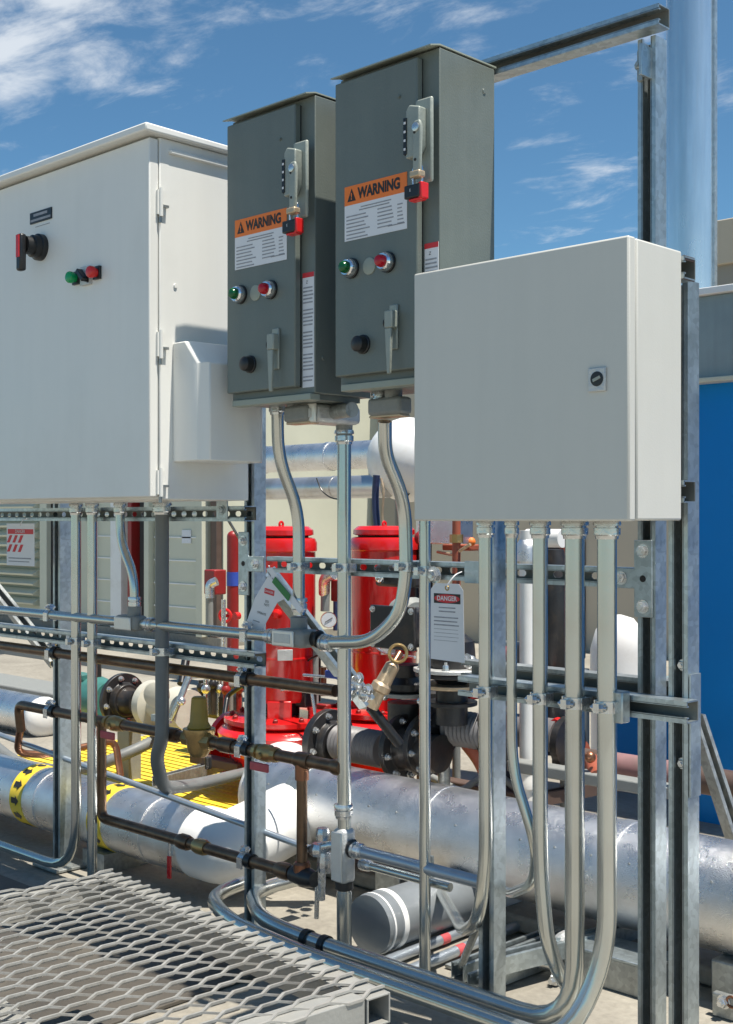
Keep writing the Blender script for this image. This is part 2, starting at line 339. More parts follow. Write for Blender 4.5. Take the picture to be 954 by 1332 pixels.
# ---- beige building behind
b = T('beige_building', 'beige stucco building wall far behind the red pumps', 'building', (-12, 9, 0))
MB().box(-14, -1.6, 9, 14, 0, 2.55).build('wall', 'beige', b, smooth=0)
MB().box(-14.1, -1.5, 8.93, 14.1, 2.55, 2.63).build('roof_edge', 'beigeroof', b, bev=.01)
for i, px in enumerate((350, 470, 760)):
    p = W(px, 700, 8.99); MB().box(p.x-.012, p.x+.012, 8.985, 8.999, .02, 2.5).build('wall_joint', 'beigeroof', b)
p = W(505, 660, 8.96); MB().box(p.x-.15, p.x+.15, 8.9, 8.999, p.z-.25, p.z+.35).build('wall_box', 'beigeroof', b, bev=.01)
b = T('far_building', 'beige and taupe building showing beside the shiny vertical duct', 'building', W(903, 600, 9)*1)
px0 = W(905, 400, 9).x
MB().box(px0, px0+9, 9, 14, 0, 3.1).build('wall', 'beigeroof', b, smooth=0)
MB().box(px0-.05, px0+9, 8.95, 14, 3.1, 3.45).build('parapet', 'beige', b, bev=.01)
# ---- siding enclosure on the left, louvres and panels
e = T('equipment_house', 'pale green grey metal equipment house with louvres and siding at far left', 'building', (-11, 7, 0))
MB().box(-14, -8.6, 7.05, 9, .08, 2.3).build('wall', 'siding', e, smooth=0)
MB().box(-14, -8.55, 6.98, 9.05, 0, .08).build('plinth', 'concrete', e, smooth=0)
lx0, lx1 = -13.6, W(57, 700, 7).x
for k in range(11):
    z = .22+k*.1; mb = MB(); mb.prism([(0, 0), (.075, .012), (.085, .03), (0, .075)], (lx0, 7.0, z), (0,-1,0), (0,0,1), (1,0,0), lx1-lx0-.08)
    mb.build('louvre_slat', 'siding', e, smooth=30)
def vert(px0, px1, Y, name, m, z0=.08, z1=1.75, dy=.05, par=e):
    a = W(px0, 700, Y).x; c = W(px1, 700, Y).x; MB().box(a, c, Y-dy, Y+.04, z0, z1).build(name, m, par, bev=.004)
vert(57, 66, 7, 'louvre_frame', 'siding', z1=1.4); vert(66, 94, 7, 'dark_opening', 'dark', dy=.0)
vert(122, 128, 7, 'door_post', 'pvc'); vert(148, 162, 7, 'door_post', 'pvc', dy=.04)
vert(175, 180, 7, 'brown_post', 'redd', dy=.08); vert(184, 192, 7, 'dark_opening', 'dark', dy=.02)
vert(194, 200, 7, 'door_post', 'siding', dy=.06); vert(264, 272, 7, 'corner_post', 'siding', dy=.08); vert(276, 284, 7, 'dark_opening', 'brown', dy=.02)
for (a, c) in ((128, 148), (202, 264)):
    xa, xc = W(a, 700, 7).x, W(c, 700, 7).x
    for k in range(8): MB().box(xa, xc, 6.995, 7.03, .12+k*.21, .12+k*.21+.197).build('siding_panel', 'siding', e); MB().box(xa, xc, 6.985, 7.02, .12+k*.21+.1975, .12+k*.21+.2095).build('panel_lip', 'pvc', e)
xa = W(236, 700, 6.98).x; MB().box(xa, xa+.13, 6.985, 6.994, .9, 1.02).build('small_sign', 'label', e)
MB().box(-13.6, -8.6, 6.93, 7.04, 1.82, 1.95).build('top_trim', 'pvc', e, bev=.005)

# ---- blue tank housing and teal band at right
b = T('blue_housing', 'big blue steel housing with teal grey upper band at right edge', 'equipment housing', (-2.3, 4, 0))
bx0 = W(884, 600, 4).x
MB().box(bx0, bx0+4, 4.02, 6, .02, 1.61).build('blue_panel', 'blue', b, bev=.01)
MB().box(bx0-.01, bx0+4, 3.985, 6, 1.61, 1.90).build('upper_band', 'tealgrey', b, bev=.004)
MB().box(bx0-.02, bx0+4, 3.96, 6, 1.595, 1.612).build('drip_edge', 'siding', b, bev=.003)
MB().box(bx0-.02, bx0+4, 3.96, 6.02, 1.90, 1.925).build('top_flange', 'pvc', b, bev=.003)
b = T('blue_tank', 'low blue tank seen between rack post and rightmost conduit', 'tank', W(800, 1000, 4))
q0 = W(800, 950, 4.3); MB().box(q0.x-.05, q0.x+.5, 4.3, 4.9, .02, .42).build('shell', 'blue', b, bev=.05)
MB().box(q0.x-.08, q0.x+.53, 4.28, 4.92, .42, .44).build('rim', 'tealgrey', b, bev=.004)
dc = W(900, 300, 4.2); dr = .0925
b = T('vertical_duct', 'tall shiny round galvanised duct rising at the upper right', 'duct', (dc.x, dc.y, 1.9))
mb = MB(); mb.lathe((dc.x, 4.2, 1.93), Z_, [(0, dr), (1.9, dr)], 48); mb.build('duct_wall', 'duct', b)
MB().lathe((dc.x, 4.2, 1.93), Z_, [(0, dr+.006), (.03, dr+.006)], 48).build('base_collar', 'galv', b, bev=.002)
MB().box(dc.x+dr-.004, dc.x+dr+.007, 4.19, 4.21, 1.95, 3.83).build('seam', 'galv', b)
# brace at right
strut('diagonal_brace', 'slotted diagonal steel brace leaning in front of blue housing', W(905, 930, 3.2), W(968, 1125, 3.2), (RT*.5-FW).normalized()*1, True, m='galvd')

# ============================================================ FAR PIPES
def pipe(name, label, p0, p1, r, m, cat='pipe', bands=(), ends=False, group=None, rings=None):
    th = T(name, label, cat, p0, group); p0 = V(p0); p1 = V(p1); a = (p1-p0).normalized()
    MB().cyl(p0, p1, r, 40).build('shell', m, th)
    for t, wd, dr_, bm_, nm in bands: MB().lathe(p0+a*t, a, [(0, r), (.0005, r+dr_), (wd, r+dr_), (wd+.0005, r)], 40, False).build(nm, bm_, th)
    return th
pa = W(300, 596, 5.2); pb = W(535, 588, 5.2); pa.z = pb.z = 1.49
r_ = rad(36, 430, 5.2)
t = pipe('insulated_pipe', 'silver clad overhead pipe crossing behind the controllers, upper of two', pa, pb, r_, 'clad', bands=[(k*.6+.3, .04, .004, 'clad', 'band') for k in range(4)])
mb = MB(); mb.tube([pb-X_*.02, pb+X_*.16, pb+X_*.16-Z_*.5], r_*1.12, 28, .16); mb.build('elbow_cover', 'pvc', t)
MB().sphere(pb+V((.12, -.15, -.05)), .23, 30).build('dome_end', 'pvc', t)
pa2 = W(300, 634, 4.9); pb2 = W(505, 634, 4.9); pb2.z = pa2.z = 1.295
t = pipe('insulated_pipe', 'tarnished beige silver pipe crossing just above the left red pump', pa2, pb2, rad(29, 420, 4.9), 'cladold', bands=[(.9, .02, .003, 'cladold', 'band'), (1.4, .02, .003, 'blackp', 'band')])
MB().tube([W(412, 622, 4.75), W(418, 638, 4.75), W(430, 648, 4.75), W(446, 650, 4.75)], .004, 8, .05).build('wire_loop', 'black', t)
# ---- right big pipe
YB = 2.75; rB = .131; zB = .222
xl = W(352, 1000, YB).x
t = pipe('insulated_pipe', 'large silver clad pipe running low behind the conduits to the right', (xl, YB, zB), (2.0, YB, zB), rB, 'clad', bands=[(.20, .05, .006, 'galv', 'joint_band'), (1.35, .035, .003, 'clad', 'joint_band'), (2.3, .035, .003, 'clad', 'joint_band')])
for x in (xl+.75, xl+1.75, xl+2.35):
    MB().lathe((x, YB, zB), X_, [(0, rB), (.0004, rB+.0014), (.02, rB+.0014), (.0204, rB)], 40, False).build('lap_seam', 'clad', t)
for k in range(26):
    a = math.radians(62); x = xl+.12+k*.11; MB().lathe((x, YB-math.sin(a)*rB, zB+math.cos(a)*rB), (0, -math.sin(a), math.cos(a)), [(0, .0035), (.0015, .003)], 8).build('rivet', 'galvd', t)
for x in (xl+.62, xl+1.7): MB().box(x-.05, x+.05, YB-.1, YB+.1, .0, .1).build('pipe_shoe', 'galvd', t, bev=.004)
YL = 2.36; rL = .104; zL = .155
xe = W(274, 1060, YL).x
t = pipe('insulated_pipe', 'smaller silver pipe with yellow arrow tape running low at left', (-6.2, YL, zL), (xe, YL, zL), rL, 'clad')
for px in (12, 112):
    x = W(px, 1050, YL-rL).x
    tp = MB().lathe((x, YL, zL), X_, [(0, rL), (.0004, rL+.0012), (.075, rL+.0012), (.0754, rL)], 40, False).build('tape_ring', 'yellow', t)
    for k in range(12):
        a = 2*PI*k/12; n_ = V((0, math.sin(a), math.cos(a))); u_ = V((0, math.cos(a), -math.sin(a)))
        mb = MB(); mb.prism([(-.022, -.010), (.004, -.010), (.004, -.018), (.024, 0), (.004, .018), (.004, .010), (-.022, .010)], V((x+.037, YL, zL))+n_*(rL+.0014), X_, u_, n_, .0008); mb.build('arrow_mark', 'blackprint', tp, smooth=0)
for k in range(4): MB().lathe((xe-.25-.6*k, YL, zL), X_, [(0, rL), (.0005, rL+.003), (.03, rL+.003), (.0305, rL)], 40, False).build('joint_band', 'clad', t)
for k in range(3): MB().box(xe-.5-1.0*k-.04, xe-.42-1.0*k, YL-.09, YL+.09, 0, .06).build('pipe_shoe', 'galvd', t)
t = T('offset_fitting', 'white jacketed offset fitting joining the two low silver pipes', 'pipe fitting', (xe, YL, 0))
MB().tube([(xe-.03, YL, zL), (xe+.085, YL, zL), (xe+.03, 2.66, .19)], .107, 36, .15).build('jacket', 'pvc', t, smooth=60)
MB().sphere((xl+.01, YB, zB), .128, 32, X_, .7).build('end_cap', 'pvc', t)
MB().tube([(xl+.03, YB+.02, zB), (xl-.10, YB+.1, zB), (xl-.3, YB+.35, zB-.02)], .115, 32, .1).build('branch_jacket', 'pvc', t)
# ---- pipe behind at far left
t = pipe('insulated_pipe', 'short silver pipe lying on deck at left with white rounded end', (-9, 3.35, .14), (W(55, 960, 3.35).x, 3.35, .14), .10, 'clad')
MB().sphere((W(57, 960, 3.35).x, 3.35, .14), .102, 24, X_, .6).build('white_end_cap', 'pvc', t)
# ---- dark cylinder on deck, along Y
xc = -2.21
t = T('strainer_drum', 'dark blue grey drum with white end bands lying beneath the big pipe', 'drum', (xc, 2.28, 0))
MB().lathe((xc, 2.28, .095), Y_, [(0, .05), (.004, .074), (.62, .074)], 40).build('shell', 'drum', t)
for y, w_ in ((2.30, .006), (2.335, .018)): MB().lathe((xc, y, .095), Y_, [(0, .074), (.0005, .077), (w_, .077), (w_+.0005, .074)], 40, False).build('white_band', 'pvc', t)
MB().tube([(xc+.0, 2.86, .095), (xc+.0, 2.72, .095)], .080, 28).build('collar', 'pvc', t)
MB().box(xc-.02, xc+.02, 2.5, 2.51, .17, .23).hexbolt((xc, 2.5, .205), -Y_, .008).build('lug', 'galv', t)

# ============================================================ RED PUMPS
def pump(px, d, label, sc=1):
    base = D(px, 675, d); base.z = 0; x, y = base.x, base.y
    t = T('inline_pump', label, 'pump', (x, y, .0), 'red vertical inline pumps')
    r = .129
    MB().lathe((x,y,0), Z_, [(.44, r*.93), (.455, r), (.995, r)], 40).build('motor_body', 'red', t)
    MB().lathe((x,y,0), Z_, [(.995, r*1.0), (1.0, r*1.05), (1.03, r*1.05), (1.046, r*.99), (1.05, r*.90)], 40).build('motor_shoulder', 'red', t)
    MB().lathe((x,y,0), Z_, [(1.056, r*.88), (1.06, r*.95), (1.078, r*.94), (1.092, r*.80), (1.094, r*.3)], 40).build('motor_cap', 'red', t)
    MB().lathe((x,y,0), Z_, [(1.05, r*.8), (1.058, r*.8)], 24).build('cap_gap', 'dark', t)
    MB().torus((x, y, 1.10), X_, .009, .005, 14, 6).build('eyebolt', 'red', t)
    for k in range(4):
        a = PI/4+k*PI/2; MB().obox((x+math.cos(a)*r*.9, y+math.sin(a)*r*.9, .415), (math.cos(a), math.sin(a), 0), (-math.sin(a), math.cos(a), 0), Z_, .014, .045, .035).build('bracket', 'red', t, bev=.004)
    MB().lathe((x,y,0), Z_, [(.37, .07), (.45, .07)], 20).build('shaft_guard', 'blackp', t)
    MB().lathe((x,y,0), Z_, [(.35, .12), (.355, .205), (.362, .215), (.378, .215), (.386, .13)], 44).build('cover_plate', 'red', t)
    MB().lathe((x,y,0), Z_, [(.10, .10), (.16, .16), (.24, .20), (.30, .235), (.325, .24), (.342, .225), (.352, .19)], 44).build('volute', 'red', t)
    for k in range(12):
        a = k*PI/6+.2; mb = MB(); mb.hexbolt((x+math.cos(a)*.185, y+math.sin(a)*.185, .379), Z_, .010, .011); mb.build('bolt', 'redd', t)
    MB().lathe((x-.18, y, .24), -X_, [(0, .08), (.08, .08), (.09, .125), (.115, .125)], 32).build('nozzle', 'red', t)
    MB().lathe((x,y,0), Z_, [(.05, .13), (.10, .12)], 24).build('foot', 'redd', t)
    nv = (-V((x, y, 0))+X_*.9).normalized(); sv = Z_.cross(nv)
    MB().obox(V((x, y, .62))+nv*(r+.001), sv, nv, Z_, .028, .003, .02).build('nameplate', 'castal', t, bev=.001)
    nv = (-V((x, y, 0))-X_*.8).normalized(); MB().lathe(V((x, y, .77))+nv*(r-.004), nv, [(0, .022), (.02, .010), (.03, .009)], 14).build('lug', 'red', t)
    MB().lathe((x,y,0), Z_, [(.60, r), (.601, r+.0022), (.606, r+.0022), (.607, r)], 40, False).build('weld_seam', 'red', t)
    return t
P1 = pump(366, 4.75, 'left red inline pump behind the post with the tilted tag')
P2 = pump(500, 4.95, 'second red inline pump, just left of the curved loop conduit')
p2 = P2.location
# terminal box and cable gear on pump 2 (black)
t = T('junction_box', 'black motor junction box with silver bolts in front of right red pump', 'junction box', W(515, 830, 2.95))
c = W(527, 815, 2.95)
MB().obox(c, X_, Y_, Z_, .085, .05, .06).build('box', 'blackp', t, bev=.012)
MB().obox(c+V((0, -.055, 0)), X_, Y_, Z_, .095, .007, .068).build('lid', 'blackp', t, bev=.004)
for sx in (-1, 1):
    for sz in (-1, 1): mb = MB(); mb.hexbolt(c+V((sx*.082, -.062, sz*.055)), -Y_, .008); mb.build('bolt', 'zinc', t)
MB().obox(c+V((-.02, .0, .16)), X_, Y_, Z_, .085, .03, .035).build('upper_bracket', 'blackp', t, bev=.01)
mb = MB(); mb.sphere(c+V((-.06, -.05, .155)), .018, 12); mb.build('knob', 'chrome', t)
# drain nozzle with pale bronze body
t = T('brass_drain_valve', 'pale bronze angled valve with silver coupling in front of red pump base', 'valve', W(490, 900, 2.7))
a_, b_ = W(513, 862, 2.75), W(482, 920, 2.7)
MB().tube([W(520, 850, 2.78), a_], .012, 14).build('stem', 'copperb', t)
dirv = (b_-a_).normalized(); ln = (b_-a_).length
MB().lathe(a_, dirv, [(0, .014), (.01, .022), (ln*.45, .024), (ln*.5, .03), (ln*.62, .03), (ln*.66, .022), (ln, .024)], 16).build('body', 'bronze', t)
MB().tube([b_, W(520, 968, 2.78)], .016, 14).build('black_hose', 'black', t)
MB().torus(W(518, 850, 2.74), (W(518,850,2.74)-O).normalized(), .026, .005).build('coil', 'brass', t)
t = T('ball_valve', 'small silver ball valve with blue lever behind the tall central conduit', 'valve', W(455, 895, 2.5))
for k, (px, py, s_) in enumerate(((462, 890, .024), (474, 905, .018), (452, 905, .02))):
    MB().sphere(W(px, py, 2.5), s_, 12).hexbolt(W(px+6, py-8, 2.47), -Y_, .012, .014).build('body', 'zinc', t)
MB().obox(W(435, 878, 2.48), X_, Y_, Z_, .034, .006, .011).build('lever', 'blueh', t, bev=.004)
MB().cyl(W(395, 878, 2.5), W(430, 881, 2.5), .004, 8).build('lever_rod', 'zinc', t)

# ---- line with bellows and butterfly flanges (axis along X)
def flange(mb, c, ax, r, w_, hub=.5):
    mb.lathe(c, ax, [(0, r*.6), (0, r), (w_, r), (w_, r*.6)], 36)
def xflange(t, px, py, Y, r, w_=.022, m='blackp', nb=8):
    c = W(px, py, Y); MB().lathe(c, X_, [(0, r), (w_, r), (w_, r*.66), (w_+.025, r*.6)], 36).build('flange', m, t, bev=.002)
    for k in range(nb):
        a = 2*PI*k/nb+.2; mb = MB(); mb.hexbolt(c+V((w_, math.cos(a)*r*.83, math.sin(a)*r*.83)), X_, .009, .012); mb.build('bolt', 'zinc', t)
    return c
def bellows(t, px0, px1, py, Y, r, m='rubber'):
    a = W(px0, py, Y); c = W(px1, py, Y); z = a.z; n_ = max(3, int((c.x-a.x)/.016)); pr = []
    for k in range(n_*2+1): pr.append(((c.x-a.x)*k/(2*n_), r*(1 if k % 2 else .9)))
    MB().lathe((a.x, Y, z), X_, pr, 28).build('ribbed_sleeve', m, t)
t = T('butterfly_valve', 'black flanged valve with ribbed grey sleeve above the large silver pipe', 'valve', W(470, 965, 3.05))
xflange(t, 424, 965, 3.05, .115, .03); bellows(t, 440, 500, 965, 3.05, .062)
c = xflange(t, 522, 972, 3.0, .108, .02); MB().lathe(c+X_*.05, X_, [(0, .07), (.05, .055), (.12, .06)], 28).build('throat', 'blackp', t)
c = xflange(t, 551, 968, 3.02, .10, .02)
t = T('check_valve', 'black check valve with ribbed sleeve right of the thin vertical conduit', 'valve', W(575, 950, 3.05))
xflange(t, 566, 950, 3.08, .10); bellows(t, 586, 640, 946, 3.08, .058); xflange(t, 640, 950, 3.12, .09)
MB().cyl(W(578, 985, 3.05), W(578, 1035, 3.05), .02, 12).build('support_leg', 'galvd', t); MB().tube([W(612, 965, 3.1), W(628, 985, 3.1), W(640, 1010, 3.1)], .035, 16).build('rust_elbow', 'rust', t)
t = T('vertical_valve', 'black vertical valve body with bolted plate behind the white danger tag', 'valve', W(585, 860, 3.0))
c = W(588, 850, 3.0)
MB().lathe(c, Z_, [(-.10, .04), (-.07, .065), (-.02, .075), (.04, .07), (.06, .045)], 28).build('body', 'blackp', t)
for z, r, m_ in ((-.055, .12, 'castal'), (-.07, .115, 'blackp'), (-.105, .10, 'bronze'), (-.16, .08, 'blackp')): MB().lathe(c+Z_*z, Z_, [(0, r), (.012, r)], 32).build('plate', m_, t, bev=.002)
MB().tube([c-Z_*.1, c-Z_*.22], .05, 20).build('neck', 'blackp', t)
for k in range(6):
    a = k*PI/3; mb = MB(); mb.hexbolt(c+V((math.cos(a)*.1, math.sin(a)*.1, -.043)), Z_, .010, .016); mb.build('bolt', 'zinc', t)
MB().sphere(W(612, 862, 2.8), .022, 12).hexbolt(W(608, 858, 2.77), -Y_, .013, .012).build('silver_knob', 'zinc', t)
MB().obox(W(598, 856, 2.85), X_, Y_, Z_, .03, .006, .01).build('lever', 'blueh', t, bev=.003)
def lump(name, lbl, cat, items):
    t = T(name, lbl, cat, items[0][1])
    for it in items:
        k, c, m_, nm = it[0], V(it[1]), it[2], it[3]; q = it[4:]
        mb = MB(); bv = 0
        if k == 'b': mb.obox(c, X_, Y_, Z_, *q[0]); bv = .005
        elif k == 'c': mb.cyl(c, V(q[0]), q[1], 18)
        elif k == 's': mb.sphere(c, q[0], 14)
        elif k == 't': mb.tube([c]+list(q[0]), q[1], 12, .03)
        elif k == 'l': mb.lathe(c, q[0], q[1], 22)
        mb.build(nm, m_, t, bev=bv)
    return t
lump('starter_box', 'black electrical box with silver boss beside upper part of right pump', 'junction box', [
 ('b', W(540, 762, 3.6), 'blackp', 'box', (.05, .05, .07)), ('b', W(506, 742, 3.35), 'blackp', 'bracket', (.06, .03, .012)), ('l', W(508, 752, 3.3), 'castgrey', 'boss', -Y_, [(0, .02), (.02, .018)]),
 ('c', W(545, 742, 3.5), 'brass', 'tube', W(575, 746, 3.5), .006), ('s', W(549, 700, 3.6), 'redd', 'red_cap', .03), ('c', W(552, 700, 3.7), 'blackp', 'riser', W(552, 830, 3.7), .03)])
lump('gear_casting', 'grey rounded gearbox casting just above the black junction box', 'gearbox', [
 ('l', W(532, 800, 3.05), 'castgrey', 'casting', (X_-Y_*.3).normalized(), [(-.06, .03), (-.05, .055), (.03, .06), (.05, .045)]), ('b', W(545, 815, 3.0), 'castgrey', 'foot', (.04, .04, .02)), ('l', W(522, 796, 2.98), 'castal', 'cap', -Y_, [(0, .022), (.012, .02)])])
lump('pipe_bracket', 'dark iron fittings clustered below the black junction box', 'fitting', [
 ('l', W(528, 880, 3.02), 'blackp', 'iron_collar', Z_, [(-.06, .05), (-.04, .07), (-.02, .07), (.0, .045), (.04, .045)]), ('l', W(528, 905, 3.02), 'castgrey', 'plate', Z_, [(0, .08), (.012, .08)]),
 ('l', W(528, 925, 3.05), 'blackp', 'lower_collar', Z_, [(-.04, .06), (.03, .06)]), ('s', W(500, 905, 2.95), 'zinc', 'nut', .016), ('s', W(548, 912, 2.95), 'zinc', 'nut', .014), ('t', W(475, 830, 3.3), 'zinc', 'steel_line', [W(500, 850, 3.3), W(540, 855, 3.2)], .005)])
lump('conduit_riser', 'dark risers with rusty couplings between the two red pumps', 'pipe', [
 ('c', W(412, 912, 3.5), 'blackp', 'riser', W(412, 815, 3.5), .018), ('l', W(412, 880, 3.5), 'brown', 'coupling', Z_, [(0, .026), (.04, .026)]), ('c', W(421, 905, 3.4), 'copper', 'tube', W(421, 868, 3.4), .012),
 ('b', W(425, 925, 3.45), 'redd', 'red_block', (.03, .03, .03)), ('c', W(437, 820, 3.35), 'navy', 'cable', W(437, 780, 3.35), .010), ('t', W(404, 905, 3.3), 'black', 'loop_wire', [W(398, 860, 3.2), W(418, 850, 3.2), W(432, 880, 3.2)], .004)])
lump('motor_gear', 'dark rusty gear and orange rods behind the thin and third conduits', 'fitting', [
 ('b', W(600, 712, 3.7), 'rust', 'bracket', (.07, .03, .012)), ('s', W(613, 705, 3.65), 'orange', 'orange_cap', .018), ('t', W(570, 718, 3.6), 'bronze', 'wire', [W(590, 722, 3.5), W(612, 708, 3.5)], .006),
 ('b', W(722, 780, 3.9), 'blackp', 'motor', (.10, .06, .22)), ('c', W(741, 800, 3.5), 'orange', 'rod', W(741, 850, 3.5), .012), ('t', W(715, 760, 3.6), 'zinc', 'cable', [W(722, 800, 3.5), W(712, 850, 3.5), W(728, 885, 3.5)], .006),
 ('l', W(727, 945, 3.4), 'redb', 'red_cap', -Y_, [(0, .03), (.02, .026)]), ('b', W(745, 905, 3.7), 'blackp', 'base', (.08, .05, .03))])
lump('check_spool', 'violet grey pipe spool behind the lower part of the thick conduits', 'pipe', [
 ('l', W(640, 945, 3.4), 'rubber', 'spool', X_, [(0, .055), (.28, .055)]), ('l', W(735, 965, 3.4), 'blackp', 'flange', X_, [(0, .085), (.025, .085)]), ('b', W(770, 1012, 3.2), 'castgrey', 'skid_beam', (.3, .03, .018)), ('c', W(770, 990, 3.3), 'rust', 'stub', W(778, 1012, 3.2), .025), ('s', W(768, 985, 3.2), 'copperb', 'nut', .018)])
lump('hose_bundle', 'dark cables and hoses running on the deck behind the large silver pipe', 'cable', [
 ('t', W(330, 1020, 3.2), 'black', 'cable', [W(420, 1005, 3.3), W(520, 1040, 3.25), W(640, 1040, 3.3)], .010), ('t', W(560, 1010, 3.3), 'castgrey', 'hose', [W(600, 1030, 3.3), W(640, 1000, 3.4), W(700, 1050, 3.4)], .012)])
lump('valve_train', 'dark flanged valve train packed behind the thin conduits above the silver pipe', 'valve', [
 ('l', W(575, 905, 3.5), 'blackp', 'flange', Z_, [(0, .09), (.018, .09)]), ('l', W(575, 925, 3.5), 'blackp', 'neck', Z_, [(-.05, .05), (.05, .05)]), ('b', W(600, 900, 3.6), 'redd', 'red_bracket', (.08, .04, .02)),
 ('l', W(560, 985, 3.4), 'blackp', 'lower_flange', X_, [(0, .07), (.02, .07)]), ('c', W(655, 840, 3.8), 'blackp', 'dark_riser', W(655, 990, 3.8), .035), ('s', W(655, 850, 3.7), 'redd', 'red_knob', .03),
 ('b', W(672, 870, 3.9), 'castgrey', 'housing', (.10, .06, .10)), ('c', W(760, 870, 3.9), 'castgrey', 'riser', W(760, 985, 3.9), .02), ('l', W(640, 1010, 3.5), 'blackp', 'low_valve', X_, [(0, .04), (.05, .06), (.15, .06), (.2, .04)]), ('b', W(610, 1025, 3.4), 'brown', 'skid', (.22, .03, .02))])
lump('pump_fittings', 'silver and dark small fittings along the rim of the left red pump base', 'fitting', [
 ('t', W(345, 935, 3.1), 'zinc', 'steel_line', [W(345, 900, 3.1), W(405, 895, 3.1), W(410, 930, 3.1)], .006), ('b', W(398, 905, 3.2), 'blackp', 'switch_box', (.03, .03, .04)), ('s', W(362, 930, 3.1), 'zinc', 'nut', .014),
 ('c', W(300, 950, 3.1), 'redd', 'red_plug', W(312, 956, 3.1), .02), ('t', W(290, 945, 3.2), 'black', 'black_hose', [W(296, 905, 3.3), W(318, 890, 3.3), W(330, 920, 3.3)], .010)])
# stucco box and rust pipes behind
t = T('galvanised_box', 'small spangled galvanised box showing under the light enclosure', 'box', W(580, 695, 3.6))
c = W(580, 690, 3.6); MB().obox(c, X_, Y_, Z_, .085, .06, .05).build('box', 'clad', t, bev=.004)
for i, (px, p0, p1, wd, lb) in enumerate(((594, 690, 905, 11, 'rust red vertical pipe beside the white danger tag'), (735, 730, 960, 13, 'rust red vertical pipe between the two thickest conduits and the thin one'))):
    t = T('vertical_pipe', lb, 'pipe', W(px, p1, 3.5), 'rust red vertical pipes')
    a = W(px, p0-20, 3.5); c = W(px, p1, 3.5); MB().cyl(c, a, rad(wd, px, 3.5), 16).build('tube', 'rust', t); c.z = .05
    MB().cyl(c, c+Z_*.5, rad(wd, px, 3.5)*.98, 16).build('lower_tube', 'castgrey', t); MB().lathe(a-Z_*.1, Z_, [(0, .025), (.03, .025)], 8).build('union', 'brass', t)
t = T('pvc_pipe', 'white vertical pipe with thick coupling seen between conduits, right half', 'pipe', W(685, 1040, 3.3))
a = W(686, 690, 3.3); c = W(686, 1062, 3.3); rr = rad(20, 686, 3.3)
MB().cyl(c, a, rr, 24).build('tube', 'pvc', t); MB().lathe(W(686, 1025, 3.3), Z_, [(0, rr*1.3), (.02, rr*1.35), (.03, rr*1.25), (.055, rr*1.25), (.06, rr*1.4), (.075, rr*1.35)], 24).build('coupling', 'pvc', t)
MB().lathe(W(686, 730, 3.3), Z_, [(0, rr*1.5), (.05, rr*1.5), (.07, rr*1.0)], 24).build('upper_coupling', 'clad', t)
MB().lathe(W(703, 700, 3.35), X_, [(-.05, .03), (.09, .03)], 24).build('cross_tube', 'pvc', t)
# black motor gear between conduits 700-745
t = T('black_control_valve', 'black upright valve mostly hidden behind the thick conduits', 'valve', W(722, 900, 3.45))
MB().lathe(W(722, 980, 3.45), Z_, [(0, .05), (.15, .04), (.3, .05), (.32, .06), (.6, .055), (.68, .03)], 24).build('body', 'blackp', t)
MB().lathe(W(724, 900, 3.35), -Y_, [(0, .03), (.03, .03)], 16).build('cap', 'orange', t)
t = T('white_dome', 'white domed pipe end in front of beige wall, right of thickest conduits', 'pipe fitting', W(812, 860, 4.6))
MB().lathe(W(806, 905, 4.6), Z_, [(0, .125), (.2, .122), (.28, .10), (.33, .06), (.345, .01)], 36).build('dome', 'pvc', t); MB().cyl(V((W(806,905,4.6).x, 4.6, .05)), W(806, 905, 4.6), .12, 28).build('stem', 'pvc', t)
t = T('header_pipe', 'dull reddish header pipe running low behind the thick conduits', 'pipe', W(745, 985, 3.6))
a = W(728, 985, 3.45); MB().cyl(a, a+X_*.9, .042, 24).build('tube', 'brown', t)
MB().lathe(a+X_*.02, X_, [(0, .07), (.02, .07)], 28).build('flange', 'blackp', t); MB().lathe(a+X_*.06, X_, [(0, .07), (.02, .07)], 28).build('flange', 'rust', t)
MB().lathe(a+X_*.2, X_, [(0, .044), (.25, .044)], 28).build('pink_wrap', 'wrap', t)
strut('pipe_support', 'dark steel support channel lying under the reddish header pipe', W(700, 1040, 3.3), W(850, 1010, 3.9), Z_, m='brown')
# dark hose vertical
t = T('insulated_hose', 'dark navy wrapped hose standing beside a thin cable above right pump', 'hose', W(491, 715, 4.2))
MB().tube([W(490, 735, 4.3), W(491, 690, 4.3), W(488, 650, 4.3), W(490, 618, 4.3)], .017, 14).build('hose', 'navy', t)
MB().tube([W(498, 735, 4.3), W(500, 700, 4.3), W(497, 670, 4.3), W(500, 640, 4.3), W(496, 622, 4.3)], .006, 8).build('cable', 'bronze', t)
# gauge and elbow between pumps
t = T('pressure_gauge', 'round pressure gauge on silver elbow between the two red pumps', 'gauge', W(430, 810, 3.2))
c = W(428, 806, 3.2); fd = -FW
MB().lathe(c, fd, [(0, .028), (.018, .030), (.022, .028)], 24).build('case', 'chrome', t); MB().lathe(c+fd*.0225, fd, [(0, .025), (.001, .025)], 24).build('dial', 'label', t)
MB().obox(c+fd*.025, (RT+UP*.6).normalized(), UP, fd, .016, .0015, .0006).build('pointer', 'blackprint', t)
MB().tube([W(423, 795, 3.25), W(424, 745, 3.25)], .017, 14).build('pipe', 'castgrey', t); MB().tube([W(422, 772, 3.25), W(422, 752, 3.22), W(434, 746, 3.22)], .021, 16, .03).build('silver_elbow', 'zinc', t)
MB().obox(W(440, 768, 3.3), X_, Y_, Z_, .02, .02, .04).build('red_block', 'redd', t, bev=.004)
MB().cyl(W(410, 915, 3.25), W(410, 832, 3.25), .014, 12).build('riser', 'castgrey', t)
